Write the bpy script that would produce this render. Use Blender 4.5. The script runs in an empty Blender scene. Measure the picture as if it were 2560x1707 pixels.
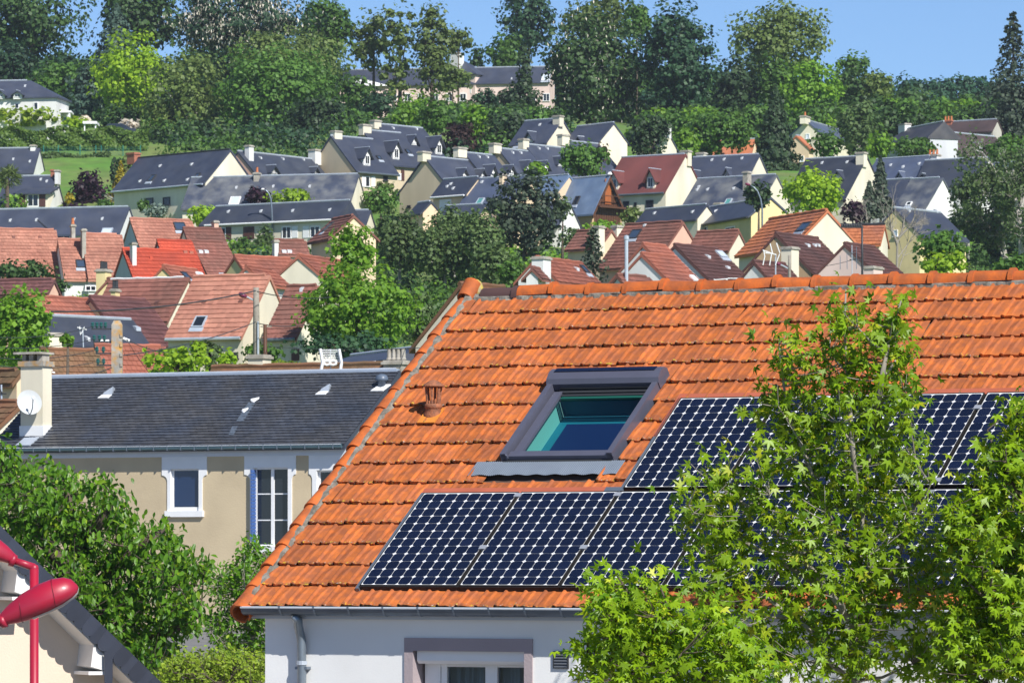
import bpy, math, random
import numpy as np
from mathutils import Vector, Matrix
R = math.radians
random.seed(7); rng = np.random.default_rng(7)
scene = bpy.context.scene; COL = scene.collection
# ------------------------------------------------------------------ camera, sky, sun, exposure
F, HZ, H = 11500.0, 1400.0, 6.0          # focal length and horizon row in photo pixels, eye height in metres
cd = bpy.data.cameras.new('camera'); cam = bpy.data.objects.new('camera', cd); COL.objects.link(cam)
cam.location = (0, 0, H); cam.rotation_euler = (R(90), 0, 0)
cd.sensor_width = 36; cd.lens = 36*F/2560; cd.shift_y = (HZ-853.5)/2560
cd.clip_start = 1; cd.clip_end = 20000
cd.dof.use_dof = True; cd.dof.focus_distance = 44.5; cd.dof.aperture_fstop = 20
scene.camera = cam
SUN_AZ, SUN_EL = 32, 41                   # degrees to the right of straight behind the camera, degrees up
world = bpy.data.worlds.new('World'); scene.world = world; world.use_nodes = True
wn = world.node_tree.nodes; wl = world.node_tree.links
bg = wn['Background']; sk = wn.new('ShaderNodeTexSky'); sk.sky_type = 'NISHITA'; sk.sun_disc = False
sk.sun_elevation = R(SUN_EL); sk.sun_rotation = R(180-SUN_AZ); sk.altitude = 3000; sk.air_density = 1.0; sk.dust_density = 0.0; sk.ozone_density = 6.0
wl.new(sk.outputs[0], bg.inputs[0]); bg.inputs[1].default_value = 0.100
sd = bpy.data.lights.new('sun', 'SUN'); sd.energy = 5.0; sd.angle = R(0.5); sd.color = (1.0, 0.965, 0.90)
sun = bpy.data.objects.new('sun', sd); COL.objects.link(sun); sun.location = (60, -60, 90)
ce = math.cos(R(SUN_EL)); TOSUN = Vector((math.sin(R(SUN_AZ))*ce, -math.cos(R(SUN_AZ))*ce, math.sin(R(SUN_EL))))
sun.rotation_euler = TOSUN.to_track_quat('Z', 'Y').to_euler()
vs = scene.view_settings; vs.view_transform = 'Standard'; vs.look = 'None'; vs.gamma = 1; vs.exposure = 0.36; vs.use_curve_mapping = False
scene.cycles.max_bounces = 6; scene.cycles.transparent_max_bounces = 8; scene.cycles.caustics_reflective = False; scene.cycles.caustics_refractive = False

# ------------------------------------------------------------------ helpers
DS = 0.38333
def P(px, py, d): return Vector(((px-1280)/F*d, d, H+(HZ-py)/F*d))
class Z:                                   # a zoomed window of the photograph -> photo pixels
    def __init__(s, x0, y0, k): s.x0, s.y0, s.k = x0, y0, k
    def __call__(s, x, y): return (s.x0+x*s.k, s.y0+y*s.k)
A1 = Z(0,0,860/2352); A2 = Z(780,0,860/2352); A3 = Z(1600,0,960/2352); A4 = Z(0,360,640/2352); A5 = Z(500,260,660/2250)
A6 = Z(960,260,660/2250); A7 = Z(1440,340,620/2352); A8 = Z(1960,300,600/2138)
B1 = Z(0,540,560/2091); B2 = Z(400,600,720/2352); B3 = Z(0,900,760/2352); B4 = Z(0,1300,700/2352); B5 = Z(580,1380,980/2352)
B6 = Z(900,660,800/2163); B7 = Z(860,1160,840/2352); B8 = Z(1500,660,1060/1587)
C5 = Z(580,1380,400/2240); C6 = Z(1100,660,400/2240); C7 = Z(1240,900,460/2254); C8 = Z(1000,920,300/2240)
GD = np.array([0, 115, 400, 430, 520, 600, 700, 800, 960, 1000, 1030, 1060, 1100, 1150, 1180, 1250, 1450, 1700, 2400, 6000.])*DS
GP = [0, 0, 1540, 1500, 1150, 1000, 890, 790, 640, 610, 560, 505, 470, 385, 345, 318, 292, 262, 250, 250]
GZ = np.array([0.0, 0.0]+[H+(HZ-p)/F*d for p, d in zip(GP[2:], GD[2:])])
GD2 = np.array([0, 1060, 1100, 1150, 1180, 1250, 1300, 1450, 1700])*DS; GP2 = [0, 505, 465, 425, 410, 396, 380, 335, 262]
GZ2 = np.array([0.0]+[H+(HZ-p)/F*d for p, d in zip(GP2[1:], GD2[1:])])
def ground(d, x=0.0):                      # the hill falls away towards the right beyond the village
    z = float(np.interp(d, GD, GZ))
    if GD2[1] < d < GD2[-1]:
        t = min(1, max(0, (1280+x/d*F-1400)/220)); t = t*t*(3-2*t); z = z*(1-t)+t*float(np.interp(d, GD2, GZ2))
    return z

def empty(name, loc, rz=0, label=None, cat=None, group=None):
    o = bpy.data.objects.new(name, None); COL.objects.link(o); o.location = loc; o.rotation_euler = (0, 0, rz); o.empty_display_size = 0.2
    if label: tag(o, label, cat, group)
    return o
def tag(o, label=None, cat=None, group=None, kind=None):
    for k, v in (('label', label), ('category', cat), ('group', group), ('kind', kind)):
        if v: o[k] = v
    return o
def link(name, me, parent=None, M=None):
    o = bpy.data.objects.new(name, me); COL.objects.link(o)
    if parent: o.parent = parent
    if M is not None: o.matrix_local = M
    return o
class MB:
    def __init__(s): s.v = []; s.f = []; s.m = []
    def add(s, vs_, fs, mi=0):
        o = len(s.v); s.v += [tuple(p) for p in vs_]; s.f += [tuple(i+o for i in f) for f in fs]; s.m += [mi]*len(fs); return s
    def quad(s, a, b, c, d, mi=0): return s.add([a, b, c, d], [(0, 1, 2, 3)], mi)
    def hexa(s, p, mi=0):                  # p[0:4] bottom ring, p[4:8] top ring
        return s.add(p, [(0,3,2,1), (4,5,6,7), (0,1,5,4), (1,2,6,5), (2,3,7,6), (3,0,4,7)], mi)
    def box(s, x0, y0, z0, x1, y1, z1, mi=0, fn=None):
        p = [(x0,y0,z0), (x1,y0,z0), (x1,y1,z0), (x0,y1,z0), (x0,y0,z1), (x1,y0,z1), (x1,y1,z1), (x0,y1,z1)]
        if fn: p = [fn(*q) for q in p]
        return s.hexa(p, mi)
    def prism(s, poly, off, mi=0):         # polygon (list of 3-vectors) extruded by the vector off
        n = len(poly); off = Vector(off); q = [Vector(p) for p in poly]; q += [p+off for p in q]
        fs = [tuple(range(n))[::-1], tuple(range(n, 2*n))]+[(i, (i+1) % n, n+(i+1) % n, n+i) for i in range(n)]
        return s.add(q, fs, mi)
    def tube(s, pts, rs, n=6, mi=0, caps=True):
        pts = [Vector(p) for p in pts]
        if not hasattr(rs, '__len__'): rs = [rs]*len(pts)
        ring = []; up = Vector((0.13, 0.31, 0.94)); vs_ = []
        for i, p in enumerate(pts):
            t = (pts[min(i+1, len(pts)-1)]-pts[max(i-1, 0)]).normalized()
            a = t.cross(up)
            if a.length < 0.05: a = t.cross(Vector((1, 0, 0)))
            a.normalize(); b = t.cross(a)
            for k in range(n):
                w = 2*math.pi*k/n; vs_.append(p+(a*math.cos(w)+b*math.sin(w))*rs[i])
        fs = []
        for i in range(len(pts)-1):
            for k in range(n):
                k2 = (k+1) % n; fs.append((i*n+k, i*n+k2, (i+1)*n+k2, (i+1)*n+k))
        if caps: fs += [tuple(range(n))[::-1], tuple(range((len(pts)-1)*n, len(pts)*n))]
        return s.add(vs_, fs, mi)
    def lathe(s, prof, o=(0,0,0), n=12, mi=0):
        vs_ = []; fs = []
        for r, z in prof:
            for k in range(n):
                w = 2*math.pi*k/n; vs_.append((o[0]+r*math.cos(w), o[1]+r*math.sin(w), o[2]+z))
        for i in range(len(prof)-1):
            for k in range(n):
                k2 = (k+1) % n; fs.append((i*n+k, i*n+k2, (i+1)*n+k2, (i+1)*n+k))
        fs += [tuple(range(n))[::-1], tuple(range((len(prof)-1)*n, len(prof)*n))]
        return s.add(vs_, fs, mi)
    def mesh(s, name, mats, smooth=False):
        me = bpy.data.meshes.new(name); me.from_pydata(s.v, [], s.f)
        for m in (mats if isinstance(mats, (list, tuple)) else [mats]): me.materials.append(m)
        me.polygons.foreach_set('material_index', s.m)
        if smooth: me.polygons.foreach_set('use_smooth', [True]*len(s.f))
        
        if smooth:
            import bmesh; bm = bmesh.new(); bm.from_mesh(me); bmesh.ops.recalc_face_normals(bm, faces=bm.faces); bm.to_mesh(me); bm.free()
        me.update(); return me
    def build(s, name, mats, parent=None, smooth=False, M=None): return link(name, s.mesh(name, mats, smooth), parent, M)

# ------------------------------------------------------------------ materials
def mat(name, c, rough=0.7, var=0.12, scale=1.5, c2=None, amt=0.5, s2=0.6, bump=0.0, bs=20, metal=0, spec=0.5, island=0.0, objrand=0.0, coat=0.0, stretch=None):
    m = bpy.data.materials.new(name); m.use_nodes = True; nt = m.node_tree; N = nt.nodes; L = nt.links; b = N['Principled BSDF']
    b.inputs['Roughness'].default_value = rough; b.inputs['Metallic'].default_value = metal; b.inputs['Specular IOR Level'].default_value = spec; b.inputs['Coat Weight'].default_value = coat
    tc = N.new('ShaderNodeTexCoord'); vec = tc.outputs['Object']
    if objrand:
        oi = N.new('ShaderNodeObjectInfo'); va = N.new('ShaderNodeVectorMath'); va.operation = 'ADD'; sc = N.new('ShaderNodeVectorMath'); sc.operation = 'SCALE'; sc.inputs['Scale'].default_value = 40
        cx = N.new('ShaderNodeCombineXYZ'); L.new(oi.outputs['Random'], cx.inputs[0]); L.new(oi.outputs['Random'], cx.inputs[1]); L.new(cx.outputs[0], sc.inputs[0]); L.new(vec, va.inputs[0]); L.new(sc.outputs[0], va.inputs[1]); vec = va.outputs[0]
    if stretch:
        mp = N.new('ShaderNodeMapping'); mp.inputs['Scale'].default_value = stretch; L.new(vec, mp.inputs[0]); vec = mp.outputs[0]
    def noise(s_, det=5):
        n = N.new('ShaderNodeTexNoise'); n.inputs['Scale'].default_value = s_; n.inputs['Detail'].default_value = det; L.new(vec, n.inputs['Vector']); return n
    def mix(f, a, b_, mode='MIX'):
        x = N.new('ShaderNodeMix'); x.data_type = 'RGBA'; x.blend_type = mode
        for sock, v in ((x.inputs[0], f), (x.inputs[6], a), (x.inputs[7], b_)):
            if hasattr(v, 'is_output'): L.new(v, sock)
            elif isinstance(v, (int, float)): sock.default_value = v
            else: sock.default_value = (*v, 1)
        return x.outputs[2]
    def ramp(src, lo, hi):
        r = N.new('ShaderNodeMapRange'); r.inputs[1].default_value = lo; r.inputs[2].default_value = hi; L.new(src, r.inputs[0]); return r.outputs[0]
    col = tuple(c)
    if c2: col = mix(ramp(noise(s2, 7).outputs[0], 0.5-0.25*amt, 0.85-0.4*amt), col, c2)
    def val(src, lo, hi):
        r = N.new('ShaderNodeMapRange'); r.inputs[3].default_value = lo; r.inputs[4].default_value = hi; L.new(src, r.inputs[0]); return r.outputs[0]
    vals = [val(ramp(noise(scale, 6).outputs[0], 0.3, 0.7), 1-var, 1+var)]
    if island:
        g = N.new('ShaderNodeNewGeometry'); vals.append(val(g.outputs['Random Per Island'], 1-island, 1+island))
    if objrand: vals.append(val(oi.outputs['Random'], 1-objrand, 1+objrand*0.6))
    v = vals[0]
    for w in vals[1:]:
        mm = N.new('ShaderNodeMath'); mm.operation = 'MULTIPLY'; L.new(v, mm.inputs[0]); L.new(w, mm.inputs[1]); v = mm.outputs[0]
    h = N.new('ShaderNodeHueSaturation'); L.new(v, h.inputs['Value'])
    if hasattr(col, 'is_output'): L.new(col, h.inputs['Color'])
    else: h.inputs['Color'].default_value = (*col, 1)
    L.new(h.outputs[0], b.inputs['Base Color'])
    if bump:
        bp = N.new('ShaderNodeBump'); bp.inputs['Strength'].default_value = bump; bp.inputs['Distance'].default_value = 0.02; L.new(noise(bs, 8).outputs[0], bp.inputs['Height']); L.new(bp.outputs[0], b.inputs['Normal'])
    return m
def leafmat(name, c1, c2, trans=0.35, rough=0.55, yellow=None):
    m = bpy.data.materials.new(name); m.use_nodes = True; nt = m.node_tree; N = nt.nodes; L = nt.links; b = N['Principled BSDF']; out = N['Material Output']
    b.inputs['Roughness'].default_value = rough; b.inputs['Specular IOR Level'].default_value = 0.35
    g = N.new('ShaderNodeNewGeometry'); cr = N.new('ShaderNodeValToRGB'); cr.color_ramp.elements[0].color = (*c1, 1); cr.color_ramp.elements[1].color = (*c2, 1)
    if yellow:
        e = cr.color_ramp.elements.new(0.86); e.color = (*c2, 1); cr.color_ramp.elements[2].color = (*yellow, 1)
    L.new(g.outputs['Random Per Island'], cr.inputs[0])
    oi = N.new('ShaderNodeObjectInfo'); hs = N.new('ShaderNodeHueSaturation'); mr = N.new('ShaderNodeMapRange'); mr.inputs[3].default_value = 0.85; mr.inputs[4].default_value = 1.15
    L.new(oi.outputs['Random'], mr.inputs[0]); L.new(mr.outputs[0], hs.inputs['Value']); L.new(cr.outputs[0], hs.inputs['Color'])
    L.new(hs.outputs[0], b.inputs['Base Color'])
    t = N.new('ShaderNodeBsdfTranslucent'); hv = N.new('ShaderNodeHueSaturation'); hv.inputs['Value'].default_value = 1.5; hv.inputs['Hue'].default_value = 0.485; L.new(hs.outputs[0], hv.inputs['Color']); L.new(hv.outputs[0], t.inputs[0])
    ms = N.new('ShaderNodeMixShader'); ms.inputs[0].default_value = trans; L.new(b.outputs[0], ms.inputs[1]); L.new(t.outputs[0], ms.inputs[2]); L.new(ms.outputs[0], out.inputs[0])
    return m
def glassmat(name, c, rough=0.08):
    m = bpy.data.materials.new(name); m.use_nodes = True; b = m.node_tree.nodes['Principled BSDF']
    b.inputs['Base Color'].default_value = (*c, 1); b.inputs['Roughness'].default_value = rough; b.inputs['Specular IOR Level'].default_value = 0.6
    return m
M = {}
# walls
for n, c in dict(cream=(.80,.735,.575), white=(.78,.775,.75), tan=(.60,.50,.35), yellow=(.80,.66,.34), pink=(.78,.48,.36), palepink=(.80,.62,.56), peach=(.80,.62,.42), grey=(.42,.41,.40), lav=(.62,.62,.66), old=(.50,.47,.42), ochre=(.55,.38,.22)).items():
    M['render_'+n] = mat('render_'+n, c, 0.9, 0.06, 0.5, tuple(x*.82 for x in c), 0.5, 0.3, bump=0.15, bs=9, objrand=.07, stretch=(1.6,1.6,.5))
# roofs
def tilem(n, c, c2, isl=0.16): M['roof_'+n] = mat('roof_'+n, c, 0.75, 0.12, 0.35, c2, 0.5, 0.5, island=isl, spec=0.3, objrand=.13)
tilem('salmon', (.47,.215,.15), (.36,.15,.105)); tilem('brown', (.235,.095,.072), (.165,.078,.06)); tilem('dbrown', (.13,.058,.05), (.085,.045,.042))
tilem('red', (.52,.082,.042), (.42,.07,.04), 0.1); tilem('rbrown', (.37,.125,.08), (.27,.10,.07)); tilem('orange', (.50,.165,.065), (.38,.14,.08)); tilem('mauve', (.17,.07,.065), (.12,.055,.055))
tilem('mossy', (.22,.10,.055), (.13,.085,.045)); tilem('maroon', (.17,.055,.05), (.13,.045,.042), 0.1); tilem('oldbrown', (.085,.058,.058), (.055,.04,.042), .1)
def slatem(n, c, c2, sp=.5): M['roof_'+n] = mat('roof_'+n, c, 0.5, 0.16, 0.8, c2, 0.45, 0.9, spec=sp, island=0.12, bump=0.1, bs=6, objrand=.16)
slatem('slate', (.043,.052,.082), (.058,.066,.092)); slatem('slate2', (.07,.09,.15), (.095,.115,.165)); slatem('slated', (.034,.041,.062), (.046,.052,.068)); slatem('lichen', (.05,.06,.09), (.15,.155,.16)); slatem('blue', (.13,.19,.30), (.17,.235,.34)); slatem('oldslate', (.05,.05,.062), (.085,.08,.085))
M['zinc'] = mat('zinc', (.50,.55,.62), 0.45, 0.1, 2, metal=0.3)
M['zincd'] = mat('weathered_zinc', (.20,.24,.29), 0.4, 0.12, 2, metal=0.55)
M['vent'] = mat('vent_metal', (.55,.57,.60), 0.5, 0.1, 6)
M['brick'] = mat('brick', (.35,.13,.08), 0.85, 0.2, 6)
M['conc'] = mat('concrete', (.42,.39,.34), 0.9, 0.15, 4, (.30,.27,.22), .5, 3, bump=.3)
M['lconc'] = mat('lichened_concrete', (.33,.31,.27), 0.9, 0.2, 4, (.50,.26,.05), .35, 5, bump=.4)
M['wood'] = mat('stained_wood', (.085,.034,.015), 0.6, 0.15, 3, stretch=(6,6,.6))
M['woodo'] = mat('orange_wood', (.34,.10,.025), 0.6, 0.1, 3)
M['shutb'] = mat('brown_shutter', (.085,.035,.028), 0.6, 0.1, 3)
M['wpaint'] = mat('white_paint', (.82,.82,.82), 0.45, 0.03, 3)
M['terra'] = mat('terracotta', (.50,.16,.06), 0.8, 0.15, 9)
M['dark'] = mat('dark_metal', (.03,.032,.036), 0.5, 0.1, 3)
M['glass'] = glassmat('window_glass', (.015,.02,.028)); M['glassb'] = glassmat('sky_blue_glass', (.04,.065,.11)); M['glasst'] = glassmat('teal_glass', (.10,.30,.28)); M['glassw'] = glassmat('blind_glass', (.55,.62,.68))
M['bark'] = mat('bark', (.10,.075,.055), 0.95, 0.25, 8, bump=.4); M['palebark'] = mat('pale_bark', (.55,.52,.47), 0.9, 0.2, 5, (.22,.19,.16), .45, 4)
M['greybark'] = mat('grey_bark', (.27,.24,.20), 0.9, 0.2, 8)
# ------------------------------------------------------------------ terrain
def terrain():
    ds = [-200, 10, 60, 110, 130]+[float(x) for x in np.linspace(153, 760, 110)]+[900, 1200, 1600]
    nx = 90; mb = MB()
    for d in ds:
        w = 120+max(d, 0)*0.6
        for i in range(nx+1):
            x = -w+2*w*i/nx; z = ground(max(d, 0), x)
            if d > 180: z += 0.35*math.sin(x*.11+d*.07)
            mb.v.append((x, d, z))
    for j in range(len(ds)-1):
        for i in range(nx):
            a = j*(nx+1)+i; mb.f.append((a, a+1, a+nx+2, a+nx+1)); mb.m.append(0 if ds[j] > 160 else 1)
    m = mat('meadow', (.085,.20,.022), 0.95, 0.2, .8, (.15,.19,.05), .5, .12, bump=.3, bs=3)
    m2 = mat('gravelly_tarmac', (.17,.165,.16), .95, .15, 2, bump=.2, bs=20)
    tag(mb.build('ground', [m, m2]), kind='structure')
terrain()
def haze():                                # thin late-spring air: one closed box round the camera and the whole hillside
    m = bpy.data.materials.new('thin_air'); m.use_nodes = True; nt = m.node_tree; nt.nodes.remove(nt.nodes['Principled BSDF'])
    v = nt.nodes.new('ShaderNodeVolumePrincipled'); v.inputs['Color'].default_value = (.80,.88,1,1); v.inputs['Density'].default_value = 0.00012; v.inputs['Anisotropy'].default_value = 0.2; nt.links.new(v.outputs[0], nt.nodes['Material Output'].inputs['Volume'])
    tag(MB().box(-1150, -230, -1.5, 1150, 1640, 125).build('haze', m), kind='stuff')
haze()

# ------------------------------------------------------------------ village houses
class House:
    def __init__(s, label, Zm, p1, p2, a, h, d, roof, wall, items=(), pitch=None, hip='', hx=None, ridge=None, over=0.28, tiles=None, name='house', group='houses on the hillside', base=None, o=0.08, flat_d=False):
        if not flat_d: d = d*DS
        k = Zm.k; q1 = Zm(*p1); q2 = Zm(*p2); a = a*k; h = h*k; S = F/d
        pm = R(pitch or 45)
        if abs(a) > 1e-6: pm = min(pm, math.atan(0.93*h/abs(a)))
        rise = h/S; r = rise/math.tan(pm); th = math.asin(max(-.95, min(.95, -a/(S*r)))); s.th = th; s.p = pm; s.r = r
        W = P(q1[0], (q1[1]+q2[1])/2 if abs(q1[1]-q2[1]) < 0.02*abs(q2[0]-q1[0]) else q1[1], d)
        t2 = (q2[0]-1280)/F; L = (t2*d-W.x)/(math.cos(th)+math.sin(th)*t2); s.L = L
        g = ground(d-r, W.x)-0.2; zr = W.z-g; ze = zr-rise
        if ze < 2.3: g -= 2.3-ze; zr = W.z-g; ze = zr-rise
        if base is not None: g = base; zr = W.z-g; ze = zr-rise
        s.zr, s.ze, s.S = zr, ze, S; s.roofn, s.wall = roof, wall
        s.e = empty(name, (W.x, W.y, g), -th, label, 'house', group)
        s.Mw = Matrix.Translation((W.x, W.y, g)) @ Matrix.Rotation(-th, 4, 'Z'); s.Mi = s.Mw.inverted(); s.Z = Zm
        e = over; tp = math.tan(pm); zw = ze+e*tp-0.17
        x0w, x1w = 0.0, L
        if hx is None: hx = r*0.75
        mr = M['roof_'+roof]; mb = MB()
        if hip:
            xl = -hx if 'L' in hip else -o; xr = L+hx if 'R' in hip else L+o
            rl = 0 if 'L' in hip else -o; rr = L if 'R' in hip else L+o
            mb.add([(xl,-r,ze), (xr,-r,ze), (xr,r,ze), (xl,r,ze), (rl,0,zr), (rr,0,zr), (xl,-r,ze-.14), (xr,-r,ze-.14), (xr,r,ze-.14), (xl,r,ze-.14)],
                   [(0,1,5,4), (2,3,4,5), (3,0,4), (1,2,5), (6,7,1,0), (7,8,2,1), (8,9,3,2), (9,6,0,3), (9,8,7,6)])
            x0w = xl+e if 'L' in hip else 0; x1w = xr-e if 'R' in hip else L
            wb = MB().box(x0w, -r+e, -6, x1w, r-e, ze-.14)
            if 'L' not in hip or 'R' not in hip:
                X = L if 'L' in hip else 0
                wb.prism([(X,-r+e,ze-.14), (X,r-e,ze-.14), (X,0,zr-.2)], (.2 if 'R' in hip else -.2, 0, 0))
        else:
            mb.prism([(-o,-r,ze), (-o,0,zr), (-o,r,ze), (-o,r,ze-.15), (-o,0,zr-.19), (-o,-r,ze-.15)], (L+2*o, 0, 0))
            wb = MB().prism([(0,-r+e,-6), (0,r-e,-6), (0,r-e,zw), (0,0,zr-.2), (0,-r+e,zw)], (L, 0, 0))
        wb.build('wall', M['render_'+wall], s.e)
        rf = s.rf = mb.build('roof', mr, s.e)
        tiled = roof in ('salmon','brown','dbrown','red','rbrown','orange','mauve','mossy','maroon','oldbrown') if tiles is None else tiles
        if tiled and not hip:
            s.tiles(rf, mr, -o, L+o, 0.24 if d < 330 else .3, 0.34 if roof != 'maroon' else .4)
        rm = M[ridge] if ridge else (mr if tiled else M['zinc'])
        rp = [(x, 0, zr+.03+(0.02*math.sin(x*5) if tiled else 0)) for x in np.arange((0 if 'L' in hip else -o), (L if 'R' in hip else L+o)+.01, max(.4, L/14))]
        MB().tube(rp, (.055 if ridge == 'wpaint' else .11) if tiled else .075, 5).build('ridge_cap', rm, rf)
        for it in items: getattr(s, '_'+it[0])(*it[1:])
    def tiles(s, parent, mr, x0, x1, w, g, jit=.012):
        sp, cp = math.sin(s.p), math.cos(s.p); Ls = s.r/cp; n = max(2, int(round(Ls/g))); g = Ls/n; mb = MB()
        def pt(x, q, nn): return (x, -s.r+q*cp-nn*sp, s.ze+q*sp+nn*cp)
        for kx in range(n):
            x = x0-(w/2 if kx % 2 else 0)
            while x < x1:
                a, b = max(x, x0)+.006, min(x+w, x1)-.006
                if b > a+.03:
                    l = .05+random.uniform(0, jit*1.5); lo = kx*g-random.uniform(0, .025); hi = (kx+1)*g+.02
                    mb.add([pt(a,lo,l), pt(b,lo,l-.008), pt(b,hi,.012), pt(a,hi,.016), pt(a,lo,.006), pt(b,lo,.006)], [(0,1,2,3), (4,5,1,0)])
                x += w
        tag(mb.build('tiles', mr, parent), kind='stuff')
    def hit(s, q, n, p0):
        o = s.Mi @ Vector((0, 0, H)); dr = s.Mi.to_3x3() @ Vector(((q[0]-1280)/F, 1, (HZ-q[1])/F)); n = Vector(n)
        return o+dr*((Vector(p0)-o).dot(n)/dr.dot(n))
    def onroof(s, x, y):
        p = s.hit(s.Z(x, y), (0, -math.sin(s.p), math.cos(s.p)), (0, 0, s.zr)); return p
    def _ch(s, x0, x1, yt, m='cream', yc=0.0, pots=0, dep=.6, pot='terra', cap=True):
        a = s.hit(s.Z(x0, yt), (0,1,0), (0,yc,0)); b = s.hit(s.Z(x1, yt), (0,1,0), (0,yc,0)); zb = s.zr-abs(yc)*math.tan(s.p)-.5
        mm = M.get('render_'+m) or M[m]; zt = a.z; w = b.x-a.x
        c = MB().box(a.x, yc-dep/2, zb, b.x, yc+dep/2, zt-(.16 if cap else 0)).build('chimney', mm, s.e)
        if cap: MB().box(a.x-.07, yc-dep/2-.07, zt-.16, b.x+.07, yc+dep/2+.07, zt-.06).box(a.x-.02, yc-dep/2, zt-.06, b.x+.02, yc+dep/2, zt).build('chimney_cap', M['conc'] if m != 'brick' else mm, c)
        for i in range(pots):
            cx = a.x+w*(i+.5)/pots; MB().lathe([(.1,0), (.13,.05), (.1,.1), (.09,.42), (.12,.45)], (cx, yc, zt), 8).build('chimney_pot', M[pot], c)
    def _v(s, x0, y0, x1, y1, pane='glassb', fr='dark'):
        c = s.onroof((x0+x1)/2, (y0+y1)/2); k = s.Z.k; sh = abs(s.r*math.sin(s.th)/(s.zr-s.ze))
        w = max(.5, ((x1-x0)-sh*(y1-y0))*k/s.S/max(.3, math.cos(s.th))); hl = (y1-y0)*k/s.S/math.sin(s.p)
        sp, cp = math.sin(s.p), math.cos(s.p)
        def fn(x, q, n): return (c.x+x, c.y+q*cp-n*sp, c.z+q*sp+n*cp)
        b = .07
        f = MB().box(-w/2,-hl/2,0, -w/2+b,hl/2,.12, 0,fn).box(w/2-b,-hl/2,0, w/2,hl/2,.12, 0,fn).box(-w/2+b,-hl/2,0, w/2-b,-hl/2+b,.12, 0,fn).box(-w/2+b,hl/2-b,0, w/2-b,hl/2,.12, 0,fn).build('roof_window', M[fr], s.e)
        MB().box(-w/2+b,-hl/2+b,.01, w/2-b,hl/2-b,.09, 0,fn).build('pane', M[pane], f)
        MB().box(-w/2-.05,-hl/2-.3,.0, w/2+.05,-hl/2-.01,.07, 0,fn).build('flashing', M['zinc'], f)
    def _o(s, x, y, w=.16, m='vent'):
        c = s.onroof(x, y); MB().hexa([(c.x-w/2,c.y-.14,c.z-.1), (c.x+w/2,c.y-.14,c.z-.1), (c.x+w/2,c.y+.2,c.z+.05), (c.x-w/2,c.y+.2,c.z+.05), (c.x-w/2,c.y-.12,c.z+.08), (c.x+w/2,c.y-.12,c.z+.08), (c.x+w/2,c.y+.16,c.z+.17), (c.x-w/2,c.y+.16,c.z+.17)]).build('roof_vent', M[m], s.e)
    def _f(s, x, y, dh, m='zinc'):         # metal flue
        c = s.onroof(x, y); MB().lathe([(.1,-.2), (.1,dh), (.14,dh+.02), (.14,dh+.2), (.03,dh+.25)], c, 8).build('flue', M[m], s.e)
    def _win(s, x0, y0, x1, y1, kind, fn, f):
        a, b = fn(x0, y0), fn(x1, y1); u0, u1 = sorted((a[0], b[0])); z0, z1 = b[1], a[1]
        if kind in 'sr':
            w = MB(); n = max(1, int((u1-u0)/.35))
            for i in range(n): w.box(u0+(u1-u0)*i/n+.008, -.05, z0, u0+(u1-u0)*(i+1)/n-.008, 0.01, z1, 0, f)
            w.build('shutter', M['wpaint' if kind == 's' else 'shutb'], s.e); return
        t = min(.08, (u1-u0)*.16); fm = M['wpaint'] if kind != 'b' else M['dark']
        w = MB().box(u0,-.07,z0, u0+t,.02,z1, 0,f).box(u1-t,-.07,z0, u1,.02,z1, 0,f).box(u0+t,-.07,z1-t, u1-t,.02,z1, 0,f).box(u0-.05,-.14,z0-.06, u1+.05,.02,z0, 0,f)
        if u1-u0 > .7 and kind != 'b': w.box((u0+u1)/2-.03,-.06,z0, (u0+u1)/2+.03,.02,z1-t, 0,f)
        w = w.build('window', fm, s.e)
        MB().box(u0+t,-.03,z0, u1-t,.015,z1-t, 0,f).build('pane', M['glassw' if kind == 'w' else 'glass'], w)
    def _w(s, x0, y0, x1, y1, kind='d'):
        yf = -s.r+.28
        def fn(x, y): p = s.hit(s.Z(x, y), (0,1,0), (0,yf,0)); return p.x, p.z
        s._win(x0, y0, x1, y1, kind, fn, lambda u, n, z: (u, yf+n, z))
    def _g(s, side, x0, y0, x1, y1, kind='d'):
        X = 0 if side == 'L' else s.L; sg = -1 if side == 'L' else 1
        def fn(x, y): p = s.hit(s.Z(x, y), (1,0,0), (X,0,0)); return p.y, p.z
        s._win(x0, y0, x1, y1, kind, fn, lambda u, n, z: (X-sg*n, u, z))
    def _do(s, x0, x1, yb, yt, yr, wallm='white', ov=.22):
        c = s.onroof((x0+x1)/2, yb); k = s.Z.k; w = max(.8, (x1-x0)*k/s.S/max(.45, math.cos(s.th))); hh = (yb-yt)*k/s.S; hr = (yb-yr)*k/s.S; tp = math.tan(s.p)
        X0, X1, yf, z0 = c.x-w/2, c.x+w/2, c.y, c.z; dm = 'roof_'+s.roofn
        d = MB().prism([(X0,yf,z0-.1), (X0,yf,z0+hh), (X0,yf+hh/tp+.1,z0+hh)], (w,0,0)).prism([(X0,yf+.02,z0+hh), (X1,yf+.02,z0+hh), (c.x,yf+.02,z0+hr-.1)], (0,.3,0)).build('dormer', M['render_'+wallm], s.e)
        sl = (hr-hh)/(w/2); e = ov
        MB().prism([(X0-e,yf-.3,z0+hh-e*sl), (c.x,yf-.3,z0+hr), (X1+e,yf-.3,z0+hh-e*sl), (X1+e,yf-.3,z0+hh-e*sl-.1), (c.x,yf-.3,z0+hr-.13), (X0-e,yf-.3,z0+hh-e*sl-.1)], (0,hr/tp+.3,0)).build('dormer_roof', M[dm], d)
        MB().tube([(c.x,yf-.3,z0+hr+.01), (c.x,yf+hr/tp-.05,z0+hr+.01)], .05, 5).build('dormer_ridge', M['zinc'], d)
        MB().box(X0+.12,yf-.05,z0+.1, X1-.12,yf+.02,z0+hh-.06).build('window', M['wpaint'], d)
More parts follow.
